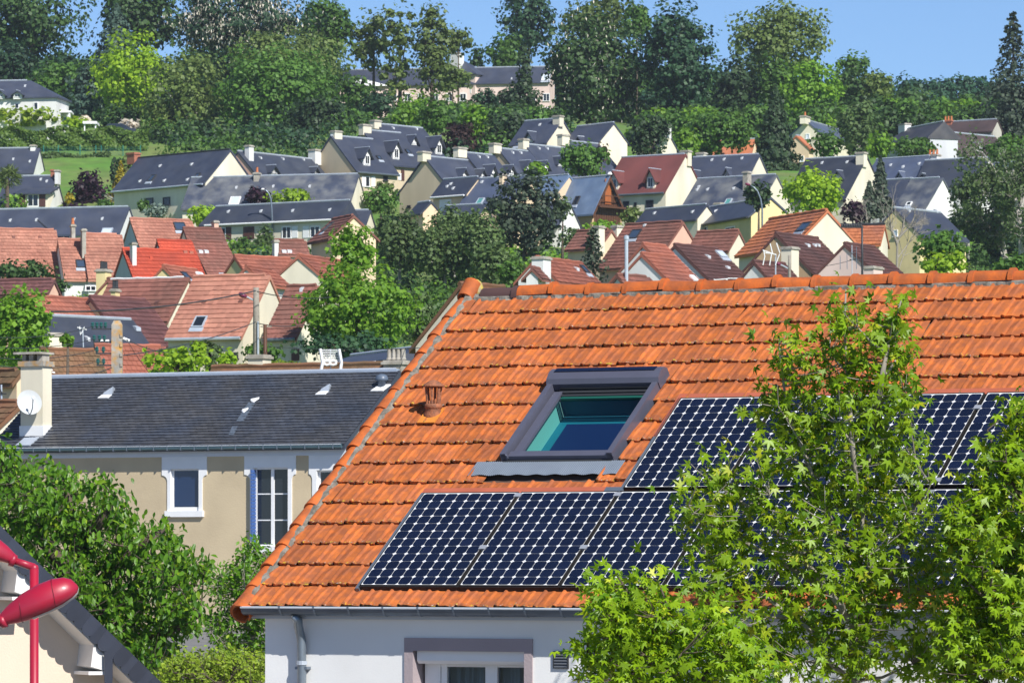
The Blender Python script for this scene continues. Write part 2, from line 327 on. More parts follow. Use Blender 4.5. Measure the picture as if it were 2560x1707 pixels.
        MB().box(X0+.2,yf-.07,z0+.18, c.x-.03,yf-.04,z0+hh-.13).box(c.x+.03,yf-.07,z0+.18, X1-.2,yf-.04,z0+hh-.13).build('pane', M['glass'], d)
    def _gut(s, m='wpaint'):
        MB().tube([(0,-s.r-.06,s.ze-.06), (s.L,-s.r-.06,s.ze-.06)], .08, 6).build('gutter', M[m], s.e)
    def _st(s, x0, y0, x1, y1, wpx, m='wpaint'):   # flashing strip lying on the roof
        a, b = s.onroof(x0, y0), s.onroof(x1, y1); w = wpx*s.Z.k/s.S; n = Vector((0, -math.sin(s.p), math.cos(s.p)))*.03
        MB().prism([a+n*.5, a+Vector((w,0,0))+n*.5, b+Vector((w,0,0))+n*.5, b+n*.5], n).build('flashing', M.get(m) or M['render_'+m], s.e)
Hs = House
# --- upper left
Hs('white villa with a hipped slate roof at the far left edge under tall trees', A1, (-160,555), (210,560), -30, 130, 1180, 'slate', 'white', [('w',230,700,262,748,'d'), ('w',100,706,132,740,'d'), ('o',172,590), ('do',90,150,672,640,620,'white'), ('do',-20,30,672,640,615,'white')], hip='R', pitch=36, hx=3.5)
Hs('slate-roofed house by the green fence, cut by the left edge, with one white chimney', A4, (-120,45), (362,42), -35, 250, 1120, 'slate', 'white', [('ch',285,330,10,'white'), ('o',122,142), ('o',275,162), ('w',140,250,200,294,'d')])
h = Hs('small slate-roofed house with a brown-shuttered window in a wide roof bay, behind the palm', A4, (60,300), (515,298), -60, 300, 1062, 'slate', 'white', [('ch',515,545,240,'white',-.3,0,.8), ('ch',475,500,236,'brick',.2), ('o',430,345), ('o',375,328)])
def bay(h, x0, x1, yt, yb, yov):
    a = h.onroof(x0, yb); b = h.onroof(x1, yb); k = h.Z.k/h.S; y = a.y; z0 = a.z; z1 = z0+(yb-yt)*k; X0, X1 = a.x, b.x; tp = math.tan(h.p)
    d = MB().prism([(X0,y,z0-.2), (X0,y,z1), (X0,y+(z1-z0)/tp+.5,z1)], (X1-X0,0,0)).build('roof_bay', M['render_cream'], h.e)
    MB().prism([(X0-.3,y-.4,z1+.02), (X0-.3,y+(z1-z0)/tp+1.0,z1+.75), (X0-.3,y+(z1-z0)/tp+1.0,z1+.6), (X0-.3,y-.4,z1-.12)], (X1-X0+.6,0,0)).build('bay_roof', M['roof_slate'], d)
    w = (X1-X0); xa, xb = X0+w*.32, X0+w*.7
    MB().box(xa,y-.07,z0+.15, xb,y+.02,z1-.08).build('window', M['wpaint'], d)
    MB().box(xa+.1,y-.09,z0+.3, (xa+xb)/2-.04,y-.06,z1-.15).box((xa+xb)/2+.04,y-.09,z0+.3, xb-.1,y-.06,z1-.15).build('pane', M['glass'], d)
    for q in (X0+.12, xb+.04): MB().box(q,y-.08,z0+.2, q+w*.2,y-.01,z1-.05).build('shutter', M['shutb'], d)
bay(h, 165, 440, 458, 600, 300)
Hs('broad slate house with a brick chimney at its left end and a cream right gable', A4, (1275,130), (2115,105), -230, 325, 1032, 'slate', 'cream', [('ch',1195,1262,85,'brick',.0,0,.7), ('v',1350,288,1442,350,'glassb'), ('v',1770,275,1850,330,'glassb'), ('o',1470,205), ('o',1760,190), ('o',1285,345), ('o',1510,340), ('o',1722,330), ('w',1340,500,1410,560,'b'), ('w',1500,492,1565,560,'b'), ('gut','zinc')], ridge='dark')
Hs('slate house with a salmon-pink left gable and two tall white chimneys', A5, (325,402), (965,420), 175, 218, 1042, 'slated', 'pink', [('ch',400,440,350,'white',-.6,0,.5), ('ch',952,1018,385,'white',0,0,.8), ('o',515,462), ('o',705,470), ('o',880,475), ('do',590,660,606,580,520,'grey',.1), ('do',960,1000,604,580,535,'grey',.1)])
Hs('long low slate house with a pale roof window, in front of the pink gable', A5, (-67,635), (1350,622), -72, 285, 1008, 'lichen', 'cream', [('ch',466,508,585,'conc',-.2,1), ('v',245,795,350,866,'glassw','wpaint'), ('o',310,715), ('o',625,705), ('o',935,705)])
Hs('cream-gabled cross wing with a dark window, on the long low slate house', A5, (1032,640), (1195,640), 160, 232, 1003, 'slate', 'cream', [('g','L',990,775,1080,865,'w')], pitch=40)
Hs('low slate house with brown shutters and white shutters, behind the curved lamp post', A5, (135,885), (1275,866), -85, 165, 980, 'slated', 'cream', [('w',185,1055,222,1150,'d'), ('w',222,1050,268,1155,'r'), ('w',370,1048,464,1150,'r'), ('w',700,1045,780,1140,'d'), ('w',785,1042,835,1140,'s'), ('w',878,1042,930,1140,'s'), ('w',940,1042,1025,1130,'d'), ('o',242,920), ('o',520,916), ('o',790,912), ('o',1105,905), ('gut','wpaint')], hip='L', hx=.6)
Hs('short slate annex with a cream right end, right of the white-shuttered house', A5, (1245,910), (1450,908), -40, 140, 975, 'slate', 'cream')
Hs('long slate roof at the left edge above the salmon-tiled terrace', A4, (-160,614), (1185,600), -72, 260, 962, 'slate', 'white', [('o',95,705), ('o',335,700), ('o',680,695), ('o',940,690), ('w',525,812,648,868,'d'), ('v',930,778,1040,830,'glassw','zinc'), ('st',330,690,425,775,12,'dark')])
# --- red and salmon terraces, left
Hs('salmon-tiled terrace house at the far left edge, its ridge highest of the stepped row', A4, (-40,785), (508,784), 115, 480, 806, 'salmon', 'grey', [('o',125,860,.2,'roof_brown'), ('o',370,858,.2,'roof_brown')])
Hs('salmon-tiled terrace house with a dark shuttered roof window, middle of the stepped row', A4, (540,880), (760,880), 95, 385, 802, 'salmon', 'white', [('v',690,1072,830,1146,'glassb'), ('ch',652,686,740,'conc',.6,1)])
Hs('salmon-tiled terrace house with a grey flue stack, right end of the stepped row', A4, (755,830), (1112,830), 105, 440, 803, 'salmon', 'white', [('ch',750,785,780,'conc',-1.2), ('w',780,1297,885,1345,'d')])
Hs('salmon-tiled house with a grey gable and dark roof window, above the vivid red roof', A4, (1200,690), (1755,690), 160, 400, 832, 'salmon', 'lav', [('v',1585,725,1718,804,'glassb')])
Hs('brown-tiled house under a single cream chimney, right of the grey-gabled salmon roof', A4, (1690,776), (2030,775), 120, 300, 826, 'brown', 'cream', [('ch',1955,1995,705,'pink',.8)])
Hs('brown-tiled house with two pale roof vents, right of the vivid red roof', A4, (1760,895), (2072,895), 175, 330, 792, 'brown', 'yellow', [('o',1840,992,.3), ('o',1892,992,.3), ('v',2005,1195,2080,1225,'glassb','zinc')])
Hs('vivid red tiled house with a grey left gable and a white chimney', A4, (1132,970), (1792,965), 122, 285, 772, 'red', 'lav', [('ch',1205,1242,905,'white',-.9,0,.5), ('o',1385,1050,.2,'roof_red'), ('o',1700,995,.25,'roof_rbrown'), ('o',1755,1000,.25,'roof_rbrown')])
Hs('upper vivid red tiled wing with a tiny grey gable', A4, (1450,890), (1757,889), 95, 230, 786, 'red', 'lav')
Hs('small brown-tiled house with a yellow gable and two roof windows, below the red roof', A4, (1502,1120), (1815,1119), 140, 150, 742, 'rbrown', 'yellow', [('v',1650,1182,1752,1246,'glassb'), ('v',1790,1186,1880,1230,'glassw','wpaint')])
Hs('small house with a yellow gable and stubby yellow chimney, left of the lichened roof', B1, (1012,588), (1270,590), 170, 175, 690, 'brown', 'yellow', [('ch',940,998,494,'yellow',.5,3,.6,'dark')])
Hs('brown-tiled house with a white-lichened ridge and a pale right gable', B1, (1045,595), (1757,592), -172, 430, 642, 'brown', 'cream', [('o',1470,815,.2,'roof_dbrown'), ('ch',1055,1098,680,'yellow',-2.2,2,.5,'dark')], ridge='wpaint')
Hs('brown-tiled roof with a pink-cream right end at the left edge, under the dark hedge tree', B1, (-90,612), (502,606), -52, 140, 682, 'mauve', 'pink', tiles=True)
Hs('low brick-red tiled roof beside the bright green tree at the left', B1, (270,752), (850,754), 125, 172, 606, 'rbrown', 'cream')
Hs('mauve-brown tiled roof running down to the right, behind the lichened concrete pole', B1, (845,757), (1367,757), 355, 465, 612, 'mauve', 'peach')
Hs('blue-black slate roof directly behind the lichened concrete pole', B1, (380,926), (1232,926), 205, 285, 562, 'slated', 'cream', [('o',1278,1055,.3,'zinc'), ('o',815,1150), ('w',925,1150,1010,1200,'w')])
Hs('large salmon-tiled house with a cream right gable and a dark roof window', B2, (287,308), (892,305), -205, 520, 602, 'salmon', 'cream', [('v',258,630,392,722,'glass','zinc'), ('w',540,918,640,965,'b'), ('gut','zinc'), ('o',665,505,.2,'roof_brown'), ('o',365,512,.2,'roof_brown')])
Hs('brown-tiled house with orange-lichened edges, beside the big maple', B2, (1050,382), (1302,384), -180, 442, 592, 'brown', 'cream', [('w',1075,890,1140,985,'r'), ('gut','zincd'), ('o',1160,408)])
Hs('salmon-tiled house with a large blank cream gable, left of the big maple', B2, (1132,126), (1480,126), 215, 190, 692, 'rbrown', 'cream', pitch=42)
Hs('small salmon-tiled house with a little white gable', B2, (707,216), (922,219), 165, 150, 672, 'rbrown', 'white', pitch=40)
Hs('salmon-brown tiled roof behind the little white gable', B2, (612,136), (1080,128), 130, 190, 722, 'rbrown', 'yellow')
Hs('brown-tiled house with a white end wall and white chimney', A5, (645,1165), (895,1162), 40, 130, 792, 'brown', 'white', [('ch',625,660,1160,'white',-.6,0,.6), ('o',715,1260,.3), ('o',762,1260,.3)])
Hs('brown-tiled house with a cream right gable and a slanting roof window, behind the big maple', A5, (1132,986), (1312,980), -215, 205, 802, 'brown', 'peach', [('v',1040,1015,1148,1096,'glassb')])
# --- dormer terraces, centre
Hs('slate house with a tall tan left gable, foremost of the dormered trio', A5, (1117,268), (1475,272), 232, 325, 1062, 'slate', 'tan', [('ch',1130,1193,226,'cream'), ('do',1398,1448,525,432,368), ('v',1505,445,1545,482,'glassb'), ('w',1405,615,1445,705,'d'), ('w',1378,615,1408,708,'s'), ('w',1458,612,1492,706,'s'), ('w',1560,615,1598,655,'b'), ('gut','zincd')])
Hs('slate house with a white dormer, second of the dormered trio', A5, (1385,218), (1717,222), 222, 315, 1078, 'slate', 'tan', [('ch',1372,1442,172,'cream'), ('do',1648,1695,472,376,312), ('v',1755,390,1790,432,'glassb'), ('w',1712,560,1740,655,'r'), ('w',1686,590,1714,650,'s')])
Hs('slate house with two dormers, rearmost of the dormered trio, below the trees', A5, (1512,170), (1902,179), 205, 280, 1094, 'slate', 'cream', [('ch',1467,1525,136,'cream'), ('do',2008,2062,430,340,272), ('do',1800,1840,350,320,264), ('o',1645,208), ('o',1845,215)])
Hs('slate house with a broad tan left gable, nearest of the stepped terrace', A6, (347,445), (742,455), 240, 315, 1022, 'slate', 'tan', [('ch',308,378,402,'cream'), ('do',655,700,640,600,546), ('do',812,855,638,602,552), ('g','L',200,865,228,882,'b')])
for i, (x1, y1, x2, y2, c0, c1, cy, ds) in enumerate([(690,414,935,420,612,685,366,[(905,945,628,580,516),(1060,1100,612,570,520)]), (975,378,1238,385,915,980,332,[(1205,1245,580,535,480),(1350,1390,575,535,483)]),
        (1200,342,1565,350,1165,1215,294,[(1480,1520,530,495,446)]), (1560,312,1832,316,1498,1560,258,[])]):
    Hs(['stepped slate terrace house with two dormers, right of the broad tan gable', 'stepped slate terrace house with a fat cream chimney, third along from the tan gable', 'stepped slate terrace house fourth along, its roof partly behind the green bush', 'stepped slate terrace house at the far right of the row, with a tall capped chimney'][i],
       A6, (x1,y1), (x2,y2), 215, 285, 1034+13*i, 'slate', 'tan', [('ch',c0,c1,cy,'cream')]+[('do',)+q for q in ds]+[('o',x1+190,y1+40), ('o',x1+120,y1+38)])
Hs('low blue slate house with a white shuttered front, left of the dark pine', A6, (512,646), (800,642), -112, 160, 986, 'slate', 'peach', [('w',475,816,575,905,'s'), ('gut','wpaint'), ('o',540,705), ('o',570,685), ('o',590,722)])
Hs('slate house with a teal roof window, half hidden by the dark pine', A6, (785,642), (1230,636), -140, 235, 980, 'slate2', 'peach', [('ch',1000,1028,596,'peach',-.4), ('v',778,806,862,862,'glasst','zinc'), ('o',835,668)])
Hs('tiny dark slate roof beside the tan gable, above the birches', A6, (292,843), (402,842), -95, 110, 972, 'slated', 'peach')
Hs('low slate roof just above the birch tops', A6, (532,872), (860,868), -60, 105, 966, 'slate', 'peach')
Hs('slate house with a cream right gable and one dormer, top centre below the chestnuts', A6, (1205,148), (1517,139), -142, 222, 1102, 'slate', 'cream', [('ch',1456,1514,102,'cream',-.3), ('do',1222,1258,330,285,234), ('o',1328,180), ('v',1120,335,1155,365,'glassb')])
Hs('slate house with a bright blank right gable, right of the top centre pair', A6, (1650,193), (1957,179), -138, 178, 1097, 'slate', 'cream', [('do',1650,1690,330,315,278)])
h = Hs('pale blue roofed timber A-frame barn with a stained wooden gable', A6, (1582,640), (1902,637), -150, 335, 1000, 'blue', 'ochre', [('v',1608,790,1678,862,'glass'), ('st',1582,640,1500,785,14,'peach')], pitch=58, tiles=False, o=.35)
def barn(h):
    X = h.L; e = h.e; r = h.r; n = 11
    for i in range(n):
        y0 = -r+.5+(2*r-1)*i/n; y1 = y0+(2*r-1)/n-.03; ym = (y0+y1)/2; zt = h.zr-abs(ym)*math.tan(h.p)-.35
        MB().box(X+.0, y0, .2, X+.06, y1, max(zt, .6)).build('plank', M['wood'], e)
    MB().box(X+.07,-.35,h.ze+.9, X+.12,.35,h.ze+3.0).build('door', M['woodo'], e)
    MB().box(X+.07,-r*.75,h.ze+.55, X+.7,r*.75,h.ze+.7).box(X+.62,-r*.6,h.ze+1.5, X+.68,r*.6,h.ze+1.56).build('balcony', M['wood'], e)
    MB().lathe([(.06,0), (.22,.05), (.12,.25)], (X+.3, 0, h.ze+3.3), 8).build('wall_lamp', M['wpaint'], e)
    for sg in (-1, 1): MB().prism([(X+.3,0,h.zr-.1), (X+.3,sg*r,h.ze-.1), (X+.3,sg*r,h.ze-.4), (X+.3,0,h.zr-.45)], (.12,0,0)).build('barge_board', M['wood'], e)
barn(h)
Hs('pale blue slate roof left of the timber barn, behind the dark pine', A6, (1290,630), (1578,625), -150, 210, 1006, 'blue', 'peach', [('o',1410,660,.2,'dark'), ('o',1440,685,.2,'dark')], tiles=False)
Hs('white-gabled house in front of the timber barn, beside the dark pine', A6, (1330,852), (1582,847), -105, 215, 984, 'slate', 'white')
# --- right
Hs('maroon-roofed house with two dormers and a bright cream right gable', A7, (440,205), (1037,184), -212, 385, 1020, 'maroon', 'cream', [('ch',1008,1080,140,'cream',.5), ('do',335,388,512,402,330,'cream'), ('do',678,738,500,390,310,'cream'), ('w',448,622,505,690,'b'), ('w',552,632,576,682,'b'), ('w',664,612,736,690,'b'), ('gut','zincd')], tiles=False)
Hs('slate house with two dormers, right of the maroon roof', A7, (1120,205), (1737,180), -198, 388, 1036, 'slate', 'cream', [('ch',1155,1227,160,'cream',.6), ('do',1058,1116,522,402,320), ('do',1405,1462,395,378,304), ('o',1290,230), ('o',1405,225), ('o',1575,215), ('w',1000,625,1030,670,'d')])
Hs('lichen-streaked slate house with a tall chimney, below the twin-dormered slate roof', A7, (1160,408), (1900,380), -168, 290, 1002, 'lichen', 'cream', [('ch',1600,1645,338,'conc',-1.0,0,.6), ('v',1400,600,1488,662,'glasst','zinc'), ('o',1165,485), ('o',1150,512), ('o',1248,510), ('o',1495,500), ('ch',1328,1385,635,'white',-3.6)])
Hs('low slate house with a hipped left part, above the brown-tiled roofs', A7, (665,697), (1240,682), -115, 150, 968, 'slate', 'cream', [('o',745,735), ('o',1105,722)])
Hs('low slate house with a yellow right gable beside the tall curved lamp post', A7, (1262,680), (1846,657), -215, 186, 962, 'slate', 'yellow', [('w',1420,868,1512,900,'d'), ('w',1150,872,1250,905,'d'), ('o',1322,715), ('o',1705,700), ('gut','dark')])
Hs('large brown-tiled house with a salmon-pink right gable and a dark roof window', A7, (480,846), (1012,828), -288, 440, 802, 'brown', 'pink', [('v',485,893,632,982,'glassb'), ('o',655,852,.18)])
Hs('brown-tiled roof with two cream chimneys, right of the dark pine', A7, (20,908), (335,920), -125, 185, 822, 'brown', 'peach', [('ch',185,245,855,'cream',-1.2,0,.6), ('ch',362,415,850,'cream',1.2,0,.6)])
Hs('brown-tiled house with a narrow cream right gable, between the pink gable and the orange roof', A7, (1160,916), (1542,906), -115, 205, 792, 'brown', 'cream')
Hs('dark brown tiled house with a narrow white left gable and a pale roof window', A7, (938,1036), (1362,1031), 335, 365, 702, 'dbrown', 'white', [('v',1308,1096,1440,1160,'glassw','zinc'), ('o',1250,1148,.3), ('o',1435,1252,.3)], pitch=42)
Hs('red-brown tiled house with a cream left gable, behind the front cream gable', A7, (637,1026), (857,1021), 330, 365, 692, 'rbrown', 'white', pitch=42)
Hs('red-brown tiled house with a big cream left gable, just above the orange ridge', A7, (624,1116), (917,1116), 262, 280, 680, 'rbrown', 'white', [('v',1065,1330,1160,1385,'glassw','wpaint')], pitch=42)
Hs('little brown-tiled porch roof with a steel flue and a white gable end', A7, (395,1322), (690,1320), 70, 95, 652, 'brown', 'white', [('f',478,1368,2.2)])
Hs('reddish brown tiled house with a white chimney, half hidden by the dark pine', A6, (1297,1310), (1692,1309), 190, 212, 662, 'rbrown', 'white', [('ch',1308,1374,1298,'white',-1.0,0,.7), ('v',1655,1380,1755,1450,'glassb'), ('o',1640,1410,.3)])
Hs('tiny brown porch roof left of the white chimney on the reddish roof', A6, (1262,1398), (1330,1400), 90, 95, 650, 'brown', 'white')
Hs('orange-tiled house with a cream right gable and a dark roof window', A7, (1840,796), (2384,786), -340, 360, 762, 'orange', 'cream', [('v',2088,826,2240,910,'glassb')])
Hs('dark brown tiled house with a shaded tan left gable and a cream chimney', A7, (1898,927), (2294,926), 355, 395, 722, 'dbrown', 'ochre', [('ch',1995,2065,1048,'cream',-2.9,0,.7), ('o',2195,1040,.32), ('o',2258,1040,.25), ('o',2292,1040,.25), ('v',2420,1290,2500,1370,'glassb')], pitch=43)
Hs('dark brown tiled wing with a white left gable, below the tan gable', A7, (1690,1194), (1990,1192), 150, 190, 690, 'dbrown', 'white')
Hs('small orange-tiled house with a dark ridge, behind the thin mast', A8, (482,945), (892,940), -55, 185, 782, 'orange', 'cream', ridge='dark')
Hs('cream-gabled slate house with one small window, behind the bare branches', A8, (987,782), (1400,780), 235, 268, 852, 'slate', 'yellow', [('g','L',975,980,1016,1036,'w'), ('o',1110,812), ('o',1355,815)], pitch=42)
Hs('dark brown tiled house with a pale pink left gable, right of the thin mast', A8, (542,1104), (820,1101), 290, 302, 692, 'dbrown', 'palepink', [('ch',755,838,1300,'palepink',-2.9,0,.6)], pitch=42)
Hs('slate house with a cream right gable and a cream chimney, behind the bright lime tree', A8, (200,350), (737,326), -226, 410, 1032, 'slated', 'cream', [('ch',655,726,290,'cream',-.5), ('do',460,512,530,500,450), ('o',340,385), ('o',562,378)])
Hs('pale slate house with a wide cream chimney, right of the cream-gabled slate house', A8, (830,352), (1292,340), -190, 300, 1048, 'slate2', 'cream', [('ch',1285,1380,312,'white',.4,3), ('do',1015,1060,530,510,460), ('o',950,405), ('o',1205,392)])
Hs('dark blue slate house with one dormer, behind the right-hand birches', A8, (1262,362), (1822,345), -130, 260, 1036, 'slated', 'white', [('do',1225,1265,520,505,478), ('o',1060,420)])
Hs('slate roof at the right edge behind the birch crowns', A8, (1850,392), (2300,384), -150, 260, 1050, 'slate2', 'white')
Hs('slate house with a white-streaked roof and a bright white right gable', A8, (1135,528), (1412,516), -190, 310, 990, 'lichen', 'white', [('v',1090,735,1140,770,'glass','wpaint')])
Hs('short slate wing left of the white-streaked roof', A8, (872,538), (1150,530), -150, 235, 996, 'slate', 'white')
Hs('old dark-tiled house with a hipped left end and white chimney, upper right', A8, (1105,76), (1425,56), -150, 145, 1186, 'oldslate', 'lav', [('ch',1046,1104,40,'white',0,0,.7)], hip='L', hx=3.4)
Hs('old brown-roofed house with a grey front gable, upper right by the cedar', A8, (1410,104), (1880,92), 152, 218, 1172, 'oldbrown', 'old', [('ch',1400,1438,55,'palepink',0,1), ('g','L',1415,262,1440,322,'w'), ('do',1712,1772,282,235,200,'white')], tiles=False)
Hs('old dark roof with a row of orange chimney pots, upper right', A8, (1392,24), (1900,2), -60, 110, 1200, 'oldbrown', 'old', [('ch',1425,1505,8,'brick',0,3,.7)], tiles=False)
Hs('pale slate house with a cream left gable, among the trees upper right', A3, (1017,735), (1215,735), 100, 92, 1242, 'slate2', 'cream', [('ch',996,1026,708,'cream',0,1), ('g','L',1015,820,1040,850,'w')])
Hs('peach-gabled house beside the dark thuja, upper right', A3, (958,830), (985,830), 88, 92, 1192, 'orange', 'peach', [('g','L',980,955,1005,990,'w')], tiles=False, pitch=42)
Hs('pale orange roof glimpsed behind the round green tree, upper right', A3, (470,858), (702,850), -30, 110, 1202, 'orange', 'peach', tiles=False)
Hs('white-gabled house with a white chimney, right of the dark yew', A3, (40,802), (163,800), -75, 125, 1080, 'slate', 'cream', [('ch',150,180,768,'white',-.4)])
# long apartment building on the hilltop
h = Hs('long pale pink residence with a slate roof, on the hilltop behind the trees', A2, (215,476), (1640,486), -22, 120, 1450, 'slate', 'palepink', [('v',1568,512,1634,558,'glassw','wpaint'), ('o',1365,540), ('st',225,550,380,592,150,'wpaint')]+[('w',x,640,x+46,690,'d') for x in range(250,1600,95)]+[('w',x,735,x+46,785,'d') for x in range(250,1600,95)], pitch=42, name='apartment_building')
Hs('tall slate pavilion roof with a fat white chimney, middle of the hilltop residence', A2, (985,415), (1030,415), -60, 110, 1446, 'slate', 'palepink', [('ch',966,1020,364,'white',-1,0,1.2), ('w',1000,600,1090,640,'s')], hip='LR', hx=3.2)
# mid-distance roofs behind the near slate roof
Hs('mossy brown tiled house with white lichen patches, left of the concrete pole', B1, (345,1250), (900,1246), 150, 320, 205/DS, 'mossy', 'cream', [('ch',424,562,1088,'cream',.5,0,.7), ('st',335,1300,490,1470,26,'wpaint')])
Hs('reddish brown tiled roof right of the concrete pole', B1, (895,1217), (1532,1206), 130, 330, 212/DS, 'rbrown', 'cream')
Hs('low brown tiled roof along the top of the near slate ridge', B2, (440,1052), (1890,1036), -70, 170, 176/DS, 'mossy', 'cream', [('ch',752,874,938,'cream',.3,0,.7), ('ch',1856,2004,985,'conc',0,4,.7,'conc')])
Hs('dark blue hipped slate roof at the foot of the big maple', B2, (1560,948), (2150,944), -240, 95, 192/DS, 'slate', 'cream', [('o',1722,1020,.25)], hip='L', hx=1.5)
Hs('cream-gabled house with a brown tiled verge, peeping out behind the orange roof', B2, (2455,365), (2800,365), 420, 515, 178/DS, 'mossy', 'cream', pitch=44)
# ------------------------------------------------------------------ trees and shrubs
LM = {}
for n, a in dict(
    dark=((0.024,0.061,0.016), (0.068,0.135,0.030), .22), deep=((0.016,0.047,0.022), (0.041,0.101,0.038), .2), blue=((0.041,0.081,0.061), (0.081,0.142,0.095), .2), mid=((0.054,0.128,0.022), (0.115,0.230,0.034), .32),
    olive=((0.081,0.128,0.030), (0.162,0.223,0.054), .32), lime=((0.176,0.311,0.016), (0.351,0.513,0.027), .4), bright=((0.095,0.216,0.019), (0.203,0.365,0.027), .38), birch=((0.068,0.121,0.038), (0.135,0.203,0.061), .32),
    yew=((0.022,0.047,0.019), (0.047,0.088,0.030), .15), pine=((0.024,0.043,0.027), (0.061,0.088,0.047), .15), purple=((.016,.007,.014), (.045,.014,.03), .2), redbr=((.022,.012,.012), (.06,.03,.022), .2),
    gold=((.22,.20,.015), (.42,.34,.02), .3), spruce=((0.041,0.061,0.041), (0.081,0.115,0.068), .18), silver=((0.162,0.230,0.189), (0.270,0.338,0.284), .2), yellow=((.45,.36,.01), (.65,.50,.02), .3),
    white=((.62,.56,.46), (.80,.74,.62), .3), wood=((0.024,0.074,0.038), (0.047,0.121,0.061), .2), hedge=((0.061,0.135,0.019), (0.162,0.257,0.041), .3), maple=((0.115,0.257,0.016), (0.257,0.446,0.024), .42), cherry=((0.061,0.169,0.016), (0.155,0.317,0.027), .38),
    bush=((0.135,0.230,0.020), (0.297,0.392,0.027), .36)).items(): LM[n] = leafmat('leaves_'+n, a[0], a[1], a[2])
LM['maple'] = leafmat('leaves_maple', (.085,.20,.007), (.285,.435,.012), .38, .42, (.52,.54,.03)); LM['cherry'] = leafmat('leaves_cherry', (.035,.115,.008), (.13,.275,.014), .36, .4, (.25,.37,.02))

RH = np.array([(0,-.5,0), (.34,-.12,.05), (.22,.28,.02), (0,.5,-.06), (-.22,.28,.02), (-.34,-.12,.05)])
RHF = [(0,1,2,3,4,5)]
Q4 = np.array([(-.42,-.42,0), (.42,-.46,.06), (.46,.42,0), (-.4,.45,.07)]); Q4F = [(0,1,2,3)]
STAR = []
for k_ in range(5):
    w_ = R(90+(-104,-52,0,52,104)[k_]); l_ = (.42,.53,.62,.53,.42)[k_]
    w2 = R(90+(-128,-78,-26,26,78)[k_])
    STAR += [(.23*math.cos(w2), .23*math.sin(w2), .02), (l_*math.cos(w_), l_*math.sin(w_), -.15)]
STAR = np.array([(0,-.02,0)]+STAR+[(.2*math.cos(R(90+128)), .2*math.sin(R(90+128)), .02)]); STARF = [(0,i,i+1) for i in range(1,11)]
CHER = np.array([(0,-.5,0), (.2,-.22,.06), (.24,.1,.05), (0,.55,-.12), (-.24,.1,.05), (-.2,-.22,.06), (0,0,-.02)]); CHERF = [(0,1,6), (1,2,6), (2,3,6), (3,4,6), (4,5,6), (5,0,6)]
def frames(nrm, tip):
    n = nrm/np.linalg.norm(nrm, axis=1, keepdims=True); t = tip-(tip*n).sum(1, keepdims=True)*n; t /= np.linalg.norm(t, axis=1, keepdims=True)+1e-9
    return np.cross(t, n), t, n
def leafmesh(name, pos, nrm, tip, size, shape, faces, m):
    b, t, n = frames(nrm, tip); sz = np.asarray(size).reshape(-1, 1, 1)*np.ones((len(pos), 1, 1))
    v = pos[:, None, :]+sz*(shape[None, :, 0:1]*b[:, None, :]+shape[None, :, 1:2]*t[:, None, :]+shape[None, :, 2:3]*n[:, None, :])
    N, K = len(pos), len(shape); v = v.reshape(-1, 3); ln = len(faces[0])
    f = (np.array(faces)[None]+(np.arange(N)*K)[:, None, None]).reshape(-1, ln)
    me = bpy.data.meshes.new(name); me.vertices.add(len(v)); me.vertices.foreach_set('co', v.astype(np.float32).ravel())
    me.loops.add(f.size); me.loops.foreach_set('vertex_index', f.astype(np.int32).ravel()); me.polygons.add(len(f)); me.polygons.foreach_set('loop_start', np.arange(0, f.size, ln, dtype=np.int32))
    me.materials.append(m); me.update(calc_edges=True); return me
def rand_dir(n):
    v = rng.normal(size=(n, 3)); return v/np.linalg.norm(v, axis=1, keepdims=True)
NTREE = 0
